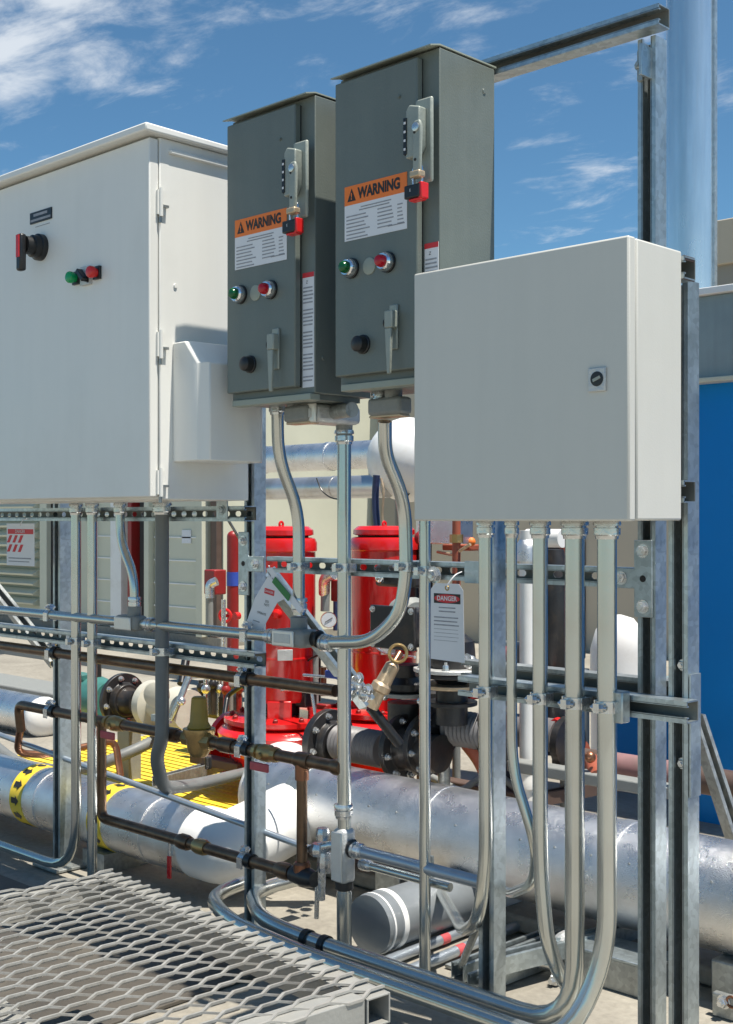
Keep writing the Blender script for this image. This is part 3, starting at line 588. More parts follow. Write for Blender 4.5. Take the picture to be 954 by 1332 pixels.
# ---- red fire line behind at px 270-312
t = T('fire_riser', 'dark red riser pipe with blue band and small red handwheel', 'pipe', W(302, 860, 4.4))
a = W(303, 698, 4.4); c = W(303, 905, 4.4); MB().cyl(V((c.x, c.y, .0)), a, .032, 20).build('riser', 'redd', t)
MB().lathe(W(303, 762, 4.4), Z_, [(0, .034), (.075, .034)], 20).build('blue_band', 'blueh', t)
MB().sphere(a, .032, 16).build('top_cap', 'redd', t)
c = W(293, 801, 4.3); MB().torus(c, (FW+X_*.3), .032, .009).build('handwheel', 'redb', t); MB().cyl(c, W(306, 801, 4.36), .009, 10).lathe(W(311, 801, 4.33), -Y_, [(0, .02), (.03, .02)], 12).build('handwheel_stem', 'redb', t)
t = T('flow_switch', 'dark red block with silver elbow fitting left of the fire riser', 'switch', W(279, 760, 4.2))
MB().obox(W(280, 757, 4.2), X_, Y_, Z_, .045, .04, .065).build('block', 'redd', t, bev=.006)
MB().tube([W(273, 778, 4.1), W(273, 760, 4.1), W(282, 756, 4.12)], .024, 16, .04).build('elbow', 'zinc', t)
MB().cyl(W(273, 815, 4.1), W(273, 778, 4.1), .018, 14).build('tube', 'castgrey', t)
MB().cyl(W(291, 845, 4.2), W(291, 780, 4.2), .012, 12).build('tube', 'zinc', t)
# ---- teal valve, black flange, cream body at left
t = T('teal_valve', 'teal green valve with black flange behind the two left conduits', 'valve', W(125, 905, 2.9))
c = W(125, 908, 2.9)
MB().lathe(c-X_*.10, X_, [(0, .07), (.05, .085), (.10, .09), (.16, .08), (.2, .075)], 32).build('body', 'teal', t)
MB().lathe(c-X_*.14, X_, [(0, .095), (.03, .095)], 32).build('flange', 'teal', t, bev=.003); MB().cyl(c+Z_*.06, c+Z_*.15, .022, 14).build('stem', 'blackp', t)
MB().obox(c+V((-.04, -.03, .085)), X_, Y_, Z_, .03, .03, .012).build('pad', 'teal', t, bev=.003)
c2 = xflange(t, 158, 910, 2.9, .105, .02)
MB().lathe(c2+X_*.03, X_, [(0, .06), (.03, .045), (.07, .04), (.1, .055)], 28).build('throat', 'blackp', t)
t = T('cream_pump', 'cream painted pump head with round gauge plate behind grey conduit', 'pump', W(200, 915, 2.9))
c = W(196, 915, 2.9); MB().lathe(c, X_, [(0, .09), (.04, .092), (.05, .06), (.14, .06), (.16, .08), (.24, .075)], 32).build('body', 'cream', t)
c = W(205, 903, 2.75); MB().lathe(c, (X_*.7-Y_).normalized(), [(0, .048), (.016, .048), (.02, .042)], 28).build('gauge_cover', 'cream', t, bev=.002)
MB().tube([W(222, 935, 2.75), W(232, 915, 2.75), W(246, 880, 2.8)], .012, 12).build('link', 'galv', t); MB().obox(W(210, 935, 2.78), X_, Y_, Z_, .05, .01, .012).build('bracket', 'galv', t)
MB().sphere(W(236, 912, 2.72), .016, 12).build('silver_nut', 'zinc', t)
MB().cyl(W(242, 858, 2.85), W(236, 890, 2.8), .016, 12).build('black_handle', 'black', t)
mb = MB(); c = W(170, 1000, 2.95); mb.box(c.x-.05, c.x+.03, 2.92, 2.98, 0, .33); mb.build('stand', 'castgrey', t, bev=.003)
# ---- yellow slatted floor
t = T('yellow_grating', 'yellow slatted walkway grating behind the left silver pipe', 'grating', G(190, 990, 0))
gx0, gx1 = G(60, 960, .05).x, G(330, 1000, .05).x
for k in range(24):
    y = 2.62+.045*k; MB().box(-4.95, -3.05, y, y+.034, .064, .085).build('slat', 'yellow', t)
for x in (-4.55, -3.9, -3.1): MB().box(x, x+.03, 2.6, 3.7, .045, .0635).build('bearer', 'yellow', t)
# clutter of narrow pipes in front of red pump base
t = T('valve_cluster', 'cluster of small dark valves and tubes left of red pump base', 'valve', W(275, 890, 3.4))
for k, (px, py, h_, m_) in enumerate(((268, 905, .14, 'zinc'), (277, 900, .16, 'blackp'), (286, 905, .15, 'zinc'), (294, 905, .12, 'redd'), (300, 900, .15, 'castgrey'), (311, 905, .14, 'redd'), (262, 900, .10, 'blackp'))):
    c = W(px, py, 3.4+.03*(k % 3)); MB().cyl(c-Z_*h_*.6, c+Z_*h_*.5, .012, 12).sphere(c+Z_*h_*.2, .022, 10).build('small_valve', m_, t)
MB().obox(W(280, 915, 3.5), X_, Y_, Z_, .14, .05, .06).build('manifold', 'blackp', t, bev=.02)
MB().obox(W(285, 992, 3.0), X_, Y_, Z_, .14, .03, .016).build('base_angle', 'brown', t, bev=.003)
MB().cyl(W(271, 985, 2.75), W(271, 1000, 2.75), .012, 10).build('peg', 'black', t)
strut('base_channel', 'grey channel lying on deck under the red pump base', W(205, 1018, 2.62), W(325, 985, 3.4), Z_, m='galvd')
# left background: raised grey strips standing in for shadow stripes on the deck
for i, (y0, y1, lb) in enumerate(((5.15, 5.4, 'low grey strip standing in for a shadow on the far left deck, farther one'), (4.0, 4.3, 'low grey strip standing in for a shadow on the far left deck, nearer one'))):
    o = MB().box(-12, -6.2-.5*(1-i), y0, y1, .0, .10).build('shadow_strip', 'castgrey', None, bev=.01); o['label'] = lb; o['category'] = 'shadow strip'; o['group'] = 'strips standing in for shadows'

# ============================================================ THE RACK
YR = 2.204; h = .0205
def post(label, px, Yf, z1, z0=0, m='galv'):
    x = W(px, 675, Yf).x
    t = strut('strut_post', label, (x+h, Yf+h, z0), (x+h, Yf+h, z1), -Y_, False, 'upright channel posts of the rack', m, cat='post')
    MB().box(x-.05, x+.041+.05, Yf-.045, Yf+.09, .004, .012).hexbolt((x-.03, Yf+.02, .012), Z_).build('foot_plate', 'galvd', t, bev=.001)
    return t
post('left upright post under the white cabinet with dark slot', 69, YR, 1.30)
pm = post('middle upright post carrying the T plate beside the tilted tag', 318, YR, 1.55)
post('upright post behind thin conduits under left half of light enclosure', 623, 2.10, 1.60)
pA = post('tall right post reaching up to the top rail', 830, YR, 2.086)
pB = post('rightmost upright post, directly behind edge of light enclosure', 870, 2.10, 1.565)
# bolts inside post B
for z in (.845, .66): mb = MB(); mb.hexbolt((-1.225, 2.115, z), -Y_, .008); mb.build('bolt', 'zinc', pB)
MB().box(-1.2035, -1.2005, 2.102, 2.139, .60, .83).build('splice_plate', 'galv', pB)
def rail(label, pa, pb, Yf, zc, slotted=False, m='galv'):
    xa = W(pa, 675, Yf).x if pa is not None else -4.6; xb = W(pb, 675, Yf).x
    return strut('strut_rail', label, (xa, Yf+h, zc), (xb, Yf+h, zc), -Y_, slotted, 'horizontal channel rails of the rack', m, cat='rail')
r1 = rail('top rail running from the right grey controller to the tall post', 300, 857, 2.162, 2.108)
rail('slotted rail directly under the white cabinet', None, 318, 2.162, 1.134, True)
r3 = rail('slotted middle rail behind the tall central conduit', 347, 829, YR, 1.0, True)
r4 = rail('short front rail clamping conduits below the light enclosure', 596, 894, 2.06, .765)
r5 = rail('slotted lower left rail above the copper pipe', None, 331, 2.162, .748, True)
rail('plain rear rail just behind the short front clamping rail', 600, 885, 2.25, .772, m='galvd')
r6 = rail('short rail behind top of the light enclosure with rusty open end', 545, 890, 2.0425, 1.578)
rail('mounting rail behind bottom of light enclosure', 545, 890, 2.0425, 1.17)
rail('mounting rail behind the grey controllers near their bottoms', 330, 640, 2.162, 1.47)
# small corner fitting at top
MB().box(-1.3515, -1.3455, 2.165, 2.24, 2.0, 2.062).hexbolt((-1.3515, 2.2, 2.03), -X_, .009).build('angle_bracket', 'galv', pA, bev=.001)
MB().box(-1.374, -1.362, 2.195, 2.2035, 2.00, 2.06).hexbolt((-1.368, 2.195, 2.03), -Y_, .008).build('clip', 'galvd', pA)
# T plates and plates
def tplate(parent, cx, Yf, zc, side, hgt=.155, stem=.06, wdt=.041):
    s_ = side; mb = MB()
    x0, x1 = -wdt/2, wdt/2
    poly = [(x0*s_, -hgt/2), (x1*s_, -hgt/2), (x1*s_, -.0205), ((x1+stem)*s_, -.0205), ((x1+stem)*s_, .0205), (x1*s_, .0205), (x1*s_, hgt/2), (x0*s_, hgt/2)]
    mb.prism(poly, (cx, Yf, zc), X_, Z_, -Y_, .006); o = mb.build('t_plate', 'galv', parent, bev=.0012)
    for (dx, dz) in ((0, hgt*.36), (0, -hgt*.36), (s_*(wdt/2+stem*.5), 0)):
        b_ = MB(); b_.hexbolt((cx+dx, Yf-.006, zc+dz), -Y_, .0105, .008); b_.build('bolt', 'zinc', o)
    MB().lathe((cx, Yf-.0062, zc), -Y_, [(0, .007), (.0004, .007)], 14).build('bolt_hole', 'dark', o)
tplate(pm, W(319, 730, YR).x+.0, YR-.001, 1.0, 1, .17, .06)
tplate(pA, W(839, 740, YR).x, YR-.001, 1.0, -1, .155, .06)
MB().box(W(606, 740, YR).x, W(626, 740, YR).x, YR-.005, YR-.001, .975, 1.025).build('end_plate', 'galv', r3, bev=.001)
MB().box(W(283, 655, 2.16).x, W(297, 655, 2.16).x, 2.156, 2.160, 1.12, 1.17).hexbolt((W(290, 655, 2.16).x, 2.156, 1.145), -Y_, .010).build('flat_plate', 'galv', pm, bev=.001)
c0 = W(786, 905, 2.05)
MB().box(c0.x-.0, c0.x+.055, 2.028, 2.056, .735, .795).build('end_cover', 'galv', r4, bev=.003)
# diagonal braces
strut('diagonal_brace', 'short diagonal channel from under white cabinet to middle post', W(292, 668, 2.25), W(338, 745, 2.5), (X_*.5+Z_*.5-Y_).normalized(), m='galvd')
strut('diagonal_brace', 'diagonal channel sloping down right behind the tilted tag', W(347, 745, 2.3), W(478, 915, 2.55), (RT*.6-FW+UP*.4).normalized(), m='galv')
strut('diagonal_brace', 'diagonal channel at left edge, sloping down behind long conduit', W(-60, 700, 2.35), W(72, 862, 2.35), (RT*.2-FW+UP*.8).normalized(), m='galvd')

# ============================================================ WHITE CABINET
XR = -2.53; XL = -3.75; zb = W(204, 649, 1.87).z+.002; zb = 1.168; zt = 2.062
t = T('control_cabinet', 'large white control cabinet with black rotary switch at left', 'control cabinet', ((XR+XL)/2, 2.0, zb))
MB().box(XL, XR, 1.872, 2.16, zb, zt).build('body', 'white', t, bev=.003)
dr = MB().box(XL+.002, XR-.001, 1.842, 1.869, zb+.006, zt-.006).build('door', 'white', t, bev=.003)
lid = MB(); lid.prism([(1.815, zt+.001), (2.19, zt+.001), (2.19, zt+.016), (1.815, zt+.021)], (XL-.01, 0, 0), Y_, Z_, X_, XR-XL+.032); lid.build('lid', 'white', t, bev=.004)
MB().box(XR-.0005, XR+.010, 1.90, 2.165, zt-.036, zt-.026).build('gutter_edge', 'white', t, bev=.002)
for z in (1.90, 1.55, 1.21):
    hg = MB(); hg.box(XR, XR+.006, 1.862, 1.885, z-.03, z+.03); hg.cyl((XR+.008, 1.871, z-.035), (XR+.008, 1.871, z+.035), .005, 10); hg.build('hinge', 'white', t)
    MB().cyl((XR+.004, 1.871, z-.05), (XR+.004, 1.871, z-.036), .004, 8).box(XR+.001, XR+.012, 1.868, 1.892, z-.012, z-.006).build('hinge_pin', 'galvd', t)
yf = 1.842
def F(px, py): return W(px, py, yf)
n0 = F(40, 279); n1 = F(68, 279); zc = F(54, 280).z
pl = MB().box(n0.x, n1.x, yf-.003, yf+.001, zc-.017, zc+.014).build('nameplate', 'black', t, bev=.0006)
MB().box(n0.x+.02, n1.x-.02, yf-.0036, yf-.0031, zc+.001, zc+.008).box(n0.x+.004, n1.x-.004, yf-.0036, yf-.0031, zc-.012, zc-.006).build('plate_print', 'greyprint', pl)
MB().box(n0.x+.025, n1.x-.012, yf-.001, yf+.001, zc-.028, zc-.0265).build('small_print', 'greyprint', t)
c = F(54, 322)
sw = MB().lathe(c, -Y_, [(0, .036), (.014, .036), (.016, .031), (.03, .030), (.032, .025), (.052, .024)], 32).build('rotary_switch', 'black', t)
MB().obox(c+V((0, -.062, -.022)), X_, Y_, Z_, .0125, .010, .050).build('grip', 'black', sw, bev=.006)
MB().obox(c+V((0, -.0727, -.006)), X_, Y_, Z_, .0075, .001, .030).build('red_inlay', 'redb', sw)
for px, py, m_, lb in ((101, 362, 'greenb', 'green push button'), (128, 355, 'redb', 'red push button')):
    c = F(px, py); o = MB().box(c.x-.015, c.x+.015, yf-.008, yf, c.z-.017, c.z+.017).build('button_plate', 'black', t, bev=.001)
    MB().lathe(c-Y_*.008, -Y_, [(0, .0115), (.008, .0115), (.009, .015), (.018, .0155), (.022, .013), (.024, .006)], 24).build('push_button', m_, o, label=lb)
c = F(114, 359)
o = MB().box(c.x-.021, c.x+.021, yf-.010, yf, c.z-.024, c.z+.024).build('selector_plate', 'castal', t, bev=.001)
MB().obox(c-Y_*.018, (X_-Z_).normalized(), (X_+Z_).normalized(), Y_, .020, .006, .009).build('selector_lever', 'black', o, bev=.002)
MB().box(c.x+.012, c.x+.021, yf-.0108, yf-.0102, c.z-.02, c.z+.02).build('black_bar', 'black', o)
# literature pocket on side
pk = MB(); pk.prism([(0, 1.262), (.098, 1.262), (.128, 1.30), (.128, 1.50), (.07, 1.558), (0, 1.560)], (XR, 1.912, 0), X_, Z_, Y_, .185)
pk.v = []; pk.f = []
y0p, y1p = 1.912, 2.112
sec = [(y0p, .0), (y0p, .098), (y0p+.02, .124), (y1p-.02, .128), (y1p, .11), (y1p, 0)]
for (z, k) in ((1.262, 1), (1.50, 1), (1.558, .5)): pk.v += [V((XR+.0+x*k, y, z)) for y, x in sec]
for lv in range(2):
    for i in range(5): pk.f.append([lv*6+i, lv*6+i+1, (lv+1)*6+i+1, (lv+1)*6+i])
pk.f += [[5, 4, 3, 2, 1, 0], [12, 13, 14, 15, 16, 17], [5, 0, 6, 11], [11, 6, 12, 17]]
pk.build('side_pocket', 'white', t, bev=.003)
MB().lathe((XR, W(236, 370, 2).y-.08, W(236, 367, 1.9).z), X_, [(0, .006), (.003, .005)], 12).build('plug', 'white', t)

# ============================================================ GREY CONTROLLERS
cx0, cx1 = -1.998, -1.7065; cy0, cy1 = 1.974, 2.156; cz0, cz1 = 1.414, 2.096
t = T('pump_controller', 'dark grey motor controller, right and nearer of the two, beside light enclosure', 'motor controller', ((cx0+cx1)/2, 2.07, cz0), 'dark grey motor controllers')
MB().box(cx0, cx1, cy0, cy1, cz0+.004, cz1).build('case', 'dgrey', t, bev=.002)
dx1 = -1.7505; yd = 1.9525
door = MB().box(cx0+.004, dx1, yd, cy0-.003, cz0+.02, cz1-.014).build('door', 'dgrey', t, bev=.003)
MB().box(dx1-.012, dx1-.002, cy0-.004, cy0-.0005, cz0+.02, cz1-.014).build('door_gasket', 'black', t)
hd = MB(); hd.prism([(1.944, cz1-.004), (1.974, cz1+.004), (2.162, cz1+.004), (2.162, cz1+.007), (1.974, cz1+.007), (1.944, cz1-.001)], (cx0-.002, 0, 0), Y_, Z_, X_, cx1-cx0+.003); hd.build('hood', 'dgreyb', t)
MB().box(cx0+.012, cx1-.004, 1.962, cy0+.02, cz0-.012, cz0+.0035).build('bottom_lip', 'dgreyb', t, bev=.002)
MB().box(cx0+.02, cx1-.02, 1.99, 2.14, cz0-.008, cz0+.0035).build('bottom_plate', 'dgrey', t)
def Q(px, py, Y=yd): return W(px, py, Y)
# warning label
a, c = Q(449, 247), Q(530, 223); lz1 = c.z; lz0 = Q(530, 297).z; lzm = Q(530, 249).z
lb = MB().box(a.x, c.x, yd-.0012, yd-.0002, lz0, lzm).build('warning_label', 'label', t, smooth=0)
MB().box(a.x, c.x, yd-.0012, yd-.0002, lzm, lz1).build('orange_band', 'orange', lb, smooth=0)
mx_ = a.x+.030; zm = (lzm+lz1)/2
text('WARNING', (mx_+.074, yd-.0018, zm), .032, 'blackprint', lb, bold=.0014, sx=.80)
MB().prism([(-.013, -.013), (.013, -.013), (0, .015)], (mx_-.008, yd-.0013, zm), X_, Z_, -Y_, .0004).build('warning_triangle', 'blackprint', lb, smooth=0)
text('!', (mx_-.008, yd-.0022, zm-.003), .020, 'orange', lb, bold=.0006)
mb = MB(); wL = c.x-a.x
mb.box(a.x+.05, c.x-.045, yd-.0017, yd-.0013, lzm-.010, lzm-.0075).box(a.x+.045, c.x-.05, yd-.0017, yd-.0013, lzm-.016, lzm-.0135)
random.seed(3)
for k in range(7):
    z = lzm-.026-k*.008; mb.box(a.x+.006, a.x+.06+random.random()*.02, yd-.0017, yd-.0013, z, z+.0028)
    if k < 6: mb.box(a.x+.10, a.x+.135+random.random()*.012, yd-.0017, yd-.0013, z+.002, z+.0048); mb.box(a.x+.158, a.x+.170+random.random()*.008, yd-.0017, yd-.0013, z+.002, z+.0048)
mb.box(a.x+.13, c.x-.006, yd-.0017, yd-.0013, lz0+.012, lz0+.0145)
mb.build('fine_print', 'greyprint', lb, smooth=0)
# buttons
def btn(px, py, m_, lbl):
    p = Q(px, py); p.y = yd
    o = MB().lathe(p, -Y_, [(0, .0225), (.005, .0225), (.005, .021)], 28).build('button_gasket', 'black', t)
    MB().lathe(p-Y_*.005, -Y_, [(0, .0205), (.010, .0205), (.014, .018), (.016, .0165), (.016, .0150)], 28).build('chrome_bezel', 'chrome', o)
    MB().lathe(p-Y_*.0195, -Y_, [(0, .0138), (.008, .0130), (.013, .010), (.015, .004)], 24).build('lens', m_, o, label=lbl)
btn(458, 349, 'greenlens', 'green pilot lens'); btn(505, 341, 'redlens', 'red pilot lens')
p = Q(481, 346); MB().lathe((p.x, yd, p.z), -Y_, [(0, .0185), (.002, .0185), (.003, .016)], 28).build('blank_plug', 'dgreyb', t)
p = Q(473, 448); MB().lathe((p.x, yd, p.z), -Y_, [(0, .021), (.004, .021), (.005, .0185), (.022, .017), (.026, .011)], 24).build('reset_knob', 'black', t)
# latch
p = Q(514, 430); lx = p.x
lt = MB().box(lx-.012, lx+.012, yd-.006, yd, Q(514, 455).z, Q(514, 396).z).build('latch_plate', 'latch', t, bev=.003)
MB().box(lx-.010, lx+.014, yd-.024, yd-.006, Q(514, 428).z, Q(514, 405).z).build('latch_block', 'latch', lt, bev=.003)
zA, zB_ = Q(514, 428).z, Q(514, 487).z
mb = MB(); mb.prism([(-.009, 0), (.010, 0), (.006, zB_-zA), (-.003, zB_-zA)], (lx, yd-.016, zA), X_, Z_, -Y_, .007); mb.build('latch_handle', 'latch', lt, bev=.002)
MB().torus((lx-.016, yd-.008, Q(514, 420).z), X_, .010, .002, 14, 6).build('hasp', 'black', lt)
# disconnect handle
pT, pBt = Q(548, 128, 1.96), Q(548, 250, 1.96)
hx = -1.7235
ds = MB().box(hx-.024, hx+.022, yd-.010, yd-.001, Q(552, 240, 1.955).z, Q(552, 130, 1.955).z).build('disconnect_plate', 'latch', t, bev=.004)
z1_, z0_ = Q(545, 148, 1.94).z, Q(545, 205, 1.94).z
mb = MB(); mb.prism([(-.030, -.052), (-.030, .046), (-.020, .058), (.008, .050), (.008, -.030), (-.006, -.052)], (hx, yd-.010, (z1_+z0_)/2+.004), X_, Z_, -Y_, .022); mb.build('handle_housing', 'latch', ds, bev=.003)
MB().box(hx-.034, hx-.030, yd-.032, yd-.010, z0_+.005, z1_-.012).build('indicator_strip', 'black', ds, bev=.001)
MB().prism([(-.034, 0), (-.026, 0), (-.026, .075), (-.034, .075)], (hx, yd-.0325, z0_+.006), X_, Z_, -Y_, .002).build('scale_strip', 'black', ds)
for k in range(4): MB().box(hx-.0325, hx-.0275, yd-.0352, yd-.0347, z0_+.014+k*.018, z0_+.019+k*.018).build('scale_mark', 'label', ds)
mb = MB(); mb.prism([(-.010, -.070), (.009, -.072), (.013, .02), (.008, .035), (-.006, .034), (-.010, .02)], (hx+.008, yd-.033, (z1_+z0_)/2-.012), X_, Z_, -Y_, .009); mb.build('lever', 'latch', ds, bev=.003)
MB().lathe((hx+.008, yd-.0420, (z1_+z0_)/2+.008), -Y_, [(0, .009), (.003, .009), (.004, .006)], 20).build('pivot', 'zinc', ds)
MB().lathe((hx+.004, yd-.0422, (z1_+z0_)/2-.002), -Y_, [(0, .003), (.001, .003)], 10).lathe((hx+.006, yd-.0422, (z1_+z0_)/2-.058), -Y_, [(0, .003), (.001, .003)], 10).build('pivot_dot', 'dark', ds)
MB().obox((hx+.008, yd-.038, (z1_+z0_)/2-.088), X_, Y_, Z_, .014, .010, .007).build('lever_foot', 'bronze', ds, bev=.003)
zl = Q(545, 248, 1.93).z
mb = MB(); mb.tube([(hx-.010, yd-.030, zl+.01), (hx-.010, yd-.030, zl+.050), (hx+.014, yd-.030, zl+.050), (hx+.014, yd-.030, zl+.01)], .0028, 8, .012); mb.build('shackle', 'chrome', ds)
MB().obox((hx-.004, yd-.032, zl-.004), X_, Y_, Z_, .021, .011, .014).build('padlock', 'black', ds, bev=.003)
MB().box(hx+.012, hx+.022, yd-.0405, yd-.018, zl-.020, zl+.013).box(hx-.015, hx+.018, yd-.040, yd-.020, zl-.023, zl-.018).build('padlock_red_base', 'redb', ds, bev=.002)
text('E', (hx-.007, yd-.0436, zl-.002), .008, 'label', ds)
# flange strip label
sx0, sx1 = dx1+.0035, cx1-.0025
sl = MB().box(sx0, sx1, cy0-.0012, cy0-.0002, W(560, 480, cy0).z, W(560, 316, cy0).z).build('side_label', 'label', t, smooth=0)
zz1 = W(560, 316, cy0).z
MB().box(sx0, sx1, cy0-.0017, cy0-.0013, zz1-.011, zz1).build('label_band', 'redprint', sl)
text('Z', ((sx0+sx1)/2-.004, cy0-.0018, zz1-.022), .010, 'blackprint', sl)
mb = MB()
for k in range(26):
    z = zz1-.036-k*.0085
    if k % 6 == 5: continue
    mb.box(sx0+.002, sx1-.002-random.random()*.004, cy0-.0017, cy0-.0013, z, z+.0035)
mb.build('fine_print', 'greyprint', sl, smooth=0)
MB().hexbolt((-1.80, yd, Q(515, 127).z), -Y_, .003, .002).build('door_screw', 'dgrey', t)
for y_, z_ in ((2.12, 1.63), (2.0, 1.5), (2.12, 2.04)): MB().lathe((cx1, y_, z_), X_, [(0, .006), (.002, .005)], 12).build('rivet', 'dgrey', t)
dup(t, (-.374, 0, -.011), 'dark grey motor controller, left of the two, nearest the white cabinet')

# ============================================================ LIGHT ENCLOSURE
ex0, ex1 = -1.679, -1.184; ey0, ey1 = 1.864, 2.042; ez0, ez1 = 1.117, 1.607
t = T('junction_enclosure', 'light grey wall enclosure with small square lock, right foreground', 'enclosure', ((ex0+ex1)/2, 1.96, ez0))
MB().box(ex0, ex1, ey0+.0265, ey1, ez0, ez1).build('body', 'lgrey', t, bev=.004)
MB().box(ex0+.006, ex1-.006, ey0+.0220, ey0+.0275, ez0+.006, ez1-.006).build('gasket', 'black', t)
MB().box(ex0-.001, ex1+.001, ey0, ey0+.0225, ez0-.001, ez1+.001).build('door', 'lgrey', t, bev=.004)
p = W(779, 493, ey0)
lk = MB().box(p.x-.019, p.x+.017, ey0-.005, ey0, p.z-.022, p.z+.020).build('lock', 'castal', t, bev=.0015)
MB().lathe((p.x, ey0-.005, p.z), -Y_, [(0, .013), (.001, .013), (.0012, .0105)], 24).build('lock_barrel', 'black', lk)
MB().obox((p.x, ey0-.0068, p.z), (X_*.9+Z_*.35).normalized(), Y_, (Z_*.9-X_*.35).normalized(), .008, .001, .0025).build('lock_slot', 'latch', lk)
# pale glow-free rusty end cap of rail r6
MB().box(ex1+.0005, ex1+.0025, 2.043, 2.083, 1.592, 1.6000).box(ex1+.0005, ex1+.0025, 2.043, 2.083, 1.556, 1.560).build('rusty_end', 'brown', r6)
# five conduits under it
Yc = 2.028
def E(px, py, Y=Yc): return W(px, py, Y)
def drop(px, wpx, rest, lbl, st=True, fil=.07):
    r = rad(wpx, px, Yc); x = E(px, 700).x; top = V((x, Yc, ez0-.0005))
    pts = [top]+rest
    if r+.0002 > .0: pass
    sts = [(V((x, Yc, .765)), Z_, -Y_)] if st else []
    return conduit(lbl, pts, r, 'conduit', [(top, -Z_)], sts, fil, 'conduits dropping from the light enclosure')
def dn(px, z): return V((E(px, 700).x, Yc, z))
drop(632, 18, [E(632, 1130, 2.028), E(622, 1200, 2.05), E(603, 1212, 2.15), E(568, 1150, 2.6)], 'leftmost conduit under the light enclosure, curving back at its foot')
drop(666, 14, [E(666, 965), E(670, 1010), E(699, 1105, 2.04), E(694, 1150, 2.09), E(665, 1163, 2.2), E(640, 1150, 2.4)], 'thin conduit with a kink near its foot, second from left under enclosure', False, .05)
drop(703, 20, [E(703, 1130), E(712, 1225, 2.03), E(730, 1272, 2.06), E(752, 1300, 2.15)], 'third conduit under the light enclosure, slanting at its foot')
xq = E(748, 700).x
drop(748, 26, [V((xq, Yc, .131)), V((W(400, 1221, Yc).x, Yc, .131)), V((W(332, 1196, Yc).x, Yc+.02, .131)), G(325, 1160, .12), G(400, 1140, .12)], 'fourth conduit, thick, sweeping left along the deck behind the grating', True, .13)
xq2 = E(790, 700).x
drop(790, 26, [V((xq2, Yc, .29)), V((xq2-.05, 1.96, .128)), V((W(395, 1240, 1.96).x, 1.96, .128)), V((W(285, 1190, 1.96).x, 1.99, .128)), G(272, 1165, .11), G(340, 1140, .11)], 'rightmost thick conduit, sweeping left along the deck in front of its twin', True, .12)
# dark couplings on the deck conduits
t = T('conduit_hanger', 'black clamp band gripping the two deck conduits beside the grating', 'clamp', W(395, 1216, Yc))
for px in (397, 420): c = W(px, 1220, Yc); c.z = .131; MB().lathe(c, X_, [(0, .021), (.0, .0235), (.016, .0235), (.016, .021)], 20, False).build('band', 'black', t)
MB().cyl((W(385,1210,Yc).x, Yc, .10), (W(385,1210,Yc).x, Yc, .0), .006, 8).build('leg', 'galvd', t)

# ============================================================ CENTRAL CONDUITS
Yv = 2.183
xc_ = W(448, 800, Yv).x; r = rad(18, 448, Yv)
t = conduit('tall straight central conduit in front of the red pumps', [V((xc_, Yv, 1.335)), V((xc_, Yv, .084+.0))], r, 'conduit', [(V((xc_, Yv, 1.338)), -Z_), (W(447, 1062, Yv)+Z_*.03, -Z_)], [(V((xc_, Yv, 1.0)), Z_, -Y_)], group='conduits of the rack middle')
c = W(447, 1112, Yv)
bd = T('conduit_body', 'vertical cast conduit body low on the tall central conduit', 'conduit fitting', (xc_, Yv, c.z-.07), 'cast conduit bodies')  # all of these boxes are cast conduit bodies
MB().box(xc_-.02, xc_+.022, Yv-.024, Yv+.022, c.z-.068, c.z+.068).build('body', 'castal', bd, bev=.012)
MB().box(xc_-.0235, xc_-.0195, Yv-.020, Yv+.018, c.z-.058, c.z+.058).box(xc_-.018, xc_+.018, Yv-.0285, Yv-.0235, c.z-.060, c.z+.060).build('cover', 'coverp', bd, bev=.006)
MB().lathe((xc_, Yv, c.z-.085), Z_, [(0, .020), (.003, .023), (.02, .022)], 20).build('lower_hub', 'black', bd); MB().lathe((xc_, Yv, .04), Z_, [(0, r*1.1), (c.z-.13, r*1.1)], 16).build('lower_nipple', 'conduit', bd)
MB().lathe((xc_+.022, Yv+.002, c.z+.02), X_, [(0, .021), (.006, .023), (.01, .0185)], 20).build('side_hub', 'black', bd)
z_ = c.z+.018
conduit('horizontal conduit leaving the low cast body towards the right, upper of two', [(xc_+.03, Yv+.002, z_), (W(640, 1150, Yv).x, Yv+.002, z_)], .0145, 'conduitb', [((xc_+.03, Yv+.002, z_), X_)], (), group='short deck level conduits')
conduit('horizontal conduit leaving the low cast body towards the right, lower and thinner', [(xc_+.03, Yv+.03, z_-.04), (W(575, 1170, Yv).x, Yv+.03, z_-.04)], .0105, 'conduit', [((xc_+.03, Yv+.03, z_-.04), X_)], (), group='short deck level conduits')
# cluster of zinc couplings left of body
t = T('needle_valve', 'silver needle valve cluster hanging left of the low cast body', 'valve', W(418, 1120, 2.22))
for (px, py, r1_, h1) in ((420, 1085, .016, .03), (416, 1105, .022, .03), (423, 1122, .016, .05), (418, 1140, .010, .12)): c = W(px, py, 2.2); MB().lathe(c-Z_*h1/2, Z_, [(0, r1_), (h1*.4, r1_*1.15), (h1*.6, r1_*1.15), (h1, r1_*.9)], 8).build('coupling', 'zinc', t)
MB().cyl(W(405, 1105, 2.2), W(436, 1100, 2.2), .013, 12).build('cross_nipple', 'zinc', t)
MB().cyl(W(413, 1145, 2.2), W(412, 1195, 2.2), .006, 8).build('drain_stem', 'zinc', t)
# thin vertical conduit 553
x5 = W(553, 800, Yv).x; r = rad(15, 553, Yv)
t = conduit('thinner straight conduit passing left of the white danger tag', [V((x5, Yv, 1.30)), V((x5, Yv, .05))], r, 'conduit', (), [(V((x5, Yv, 1.0)), Z_, -Y_)], group='conduits of the rack middle')
MB().hexbolt((x5+.02, YR-.008, .99), -Y_, .014, .012).build('big_bolt', 'zinc', t)
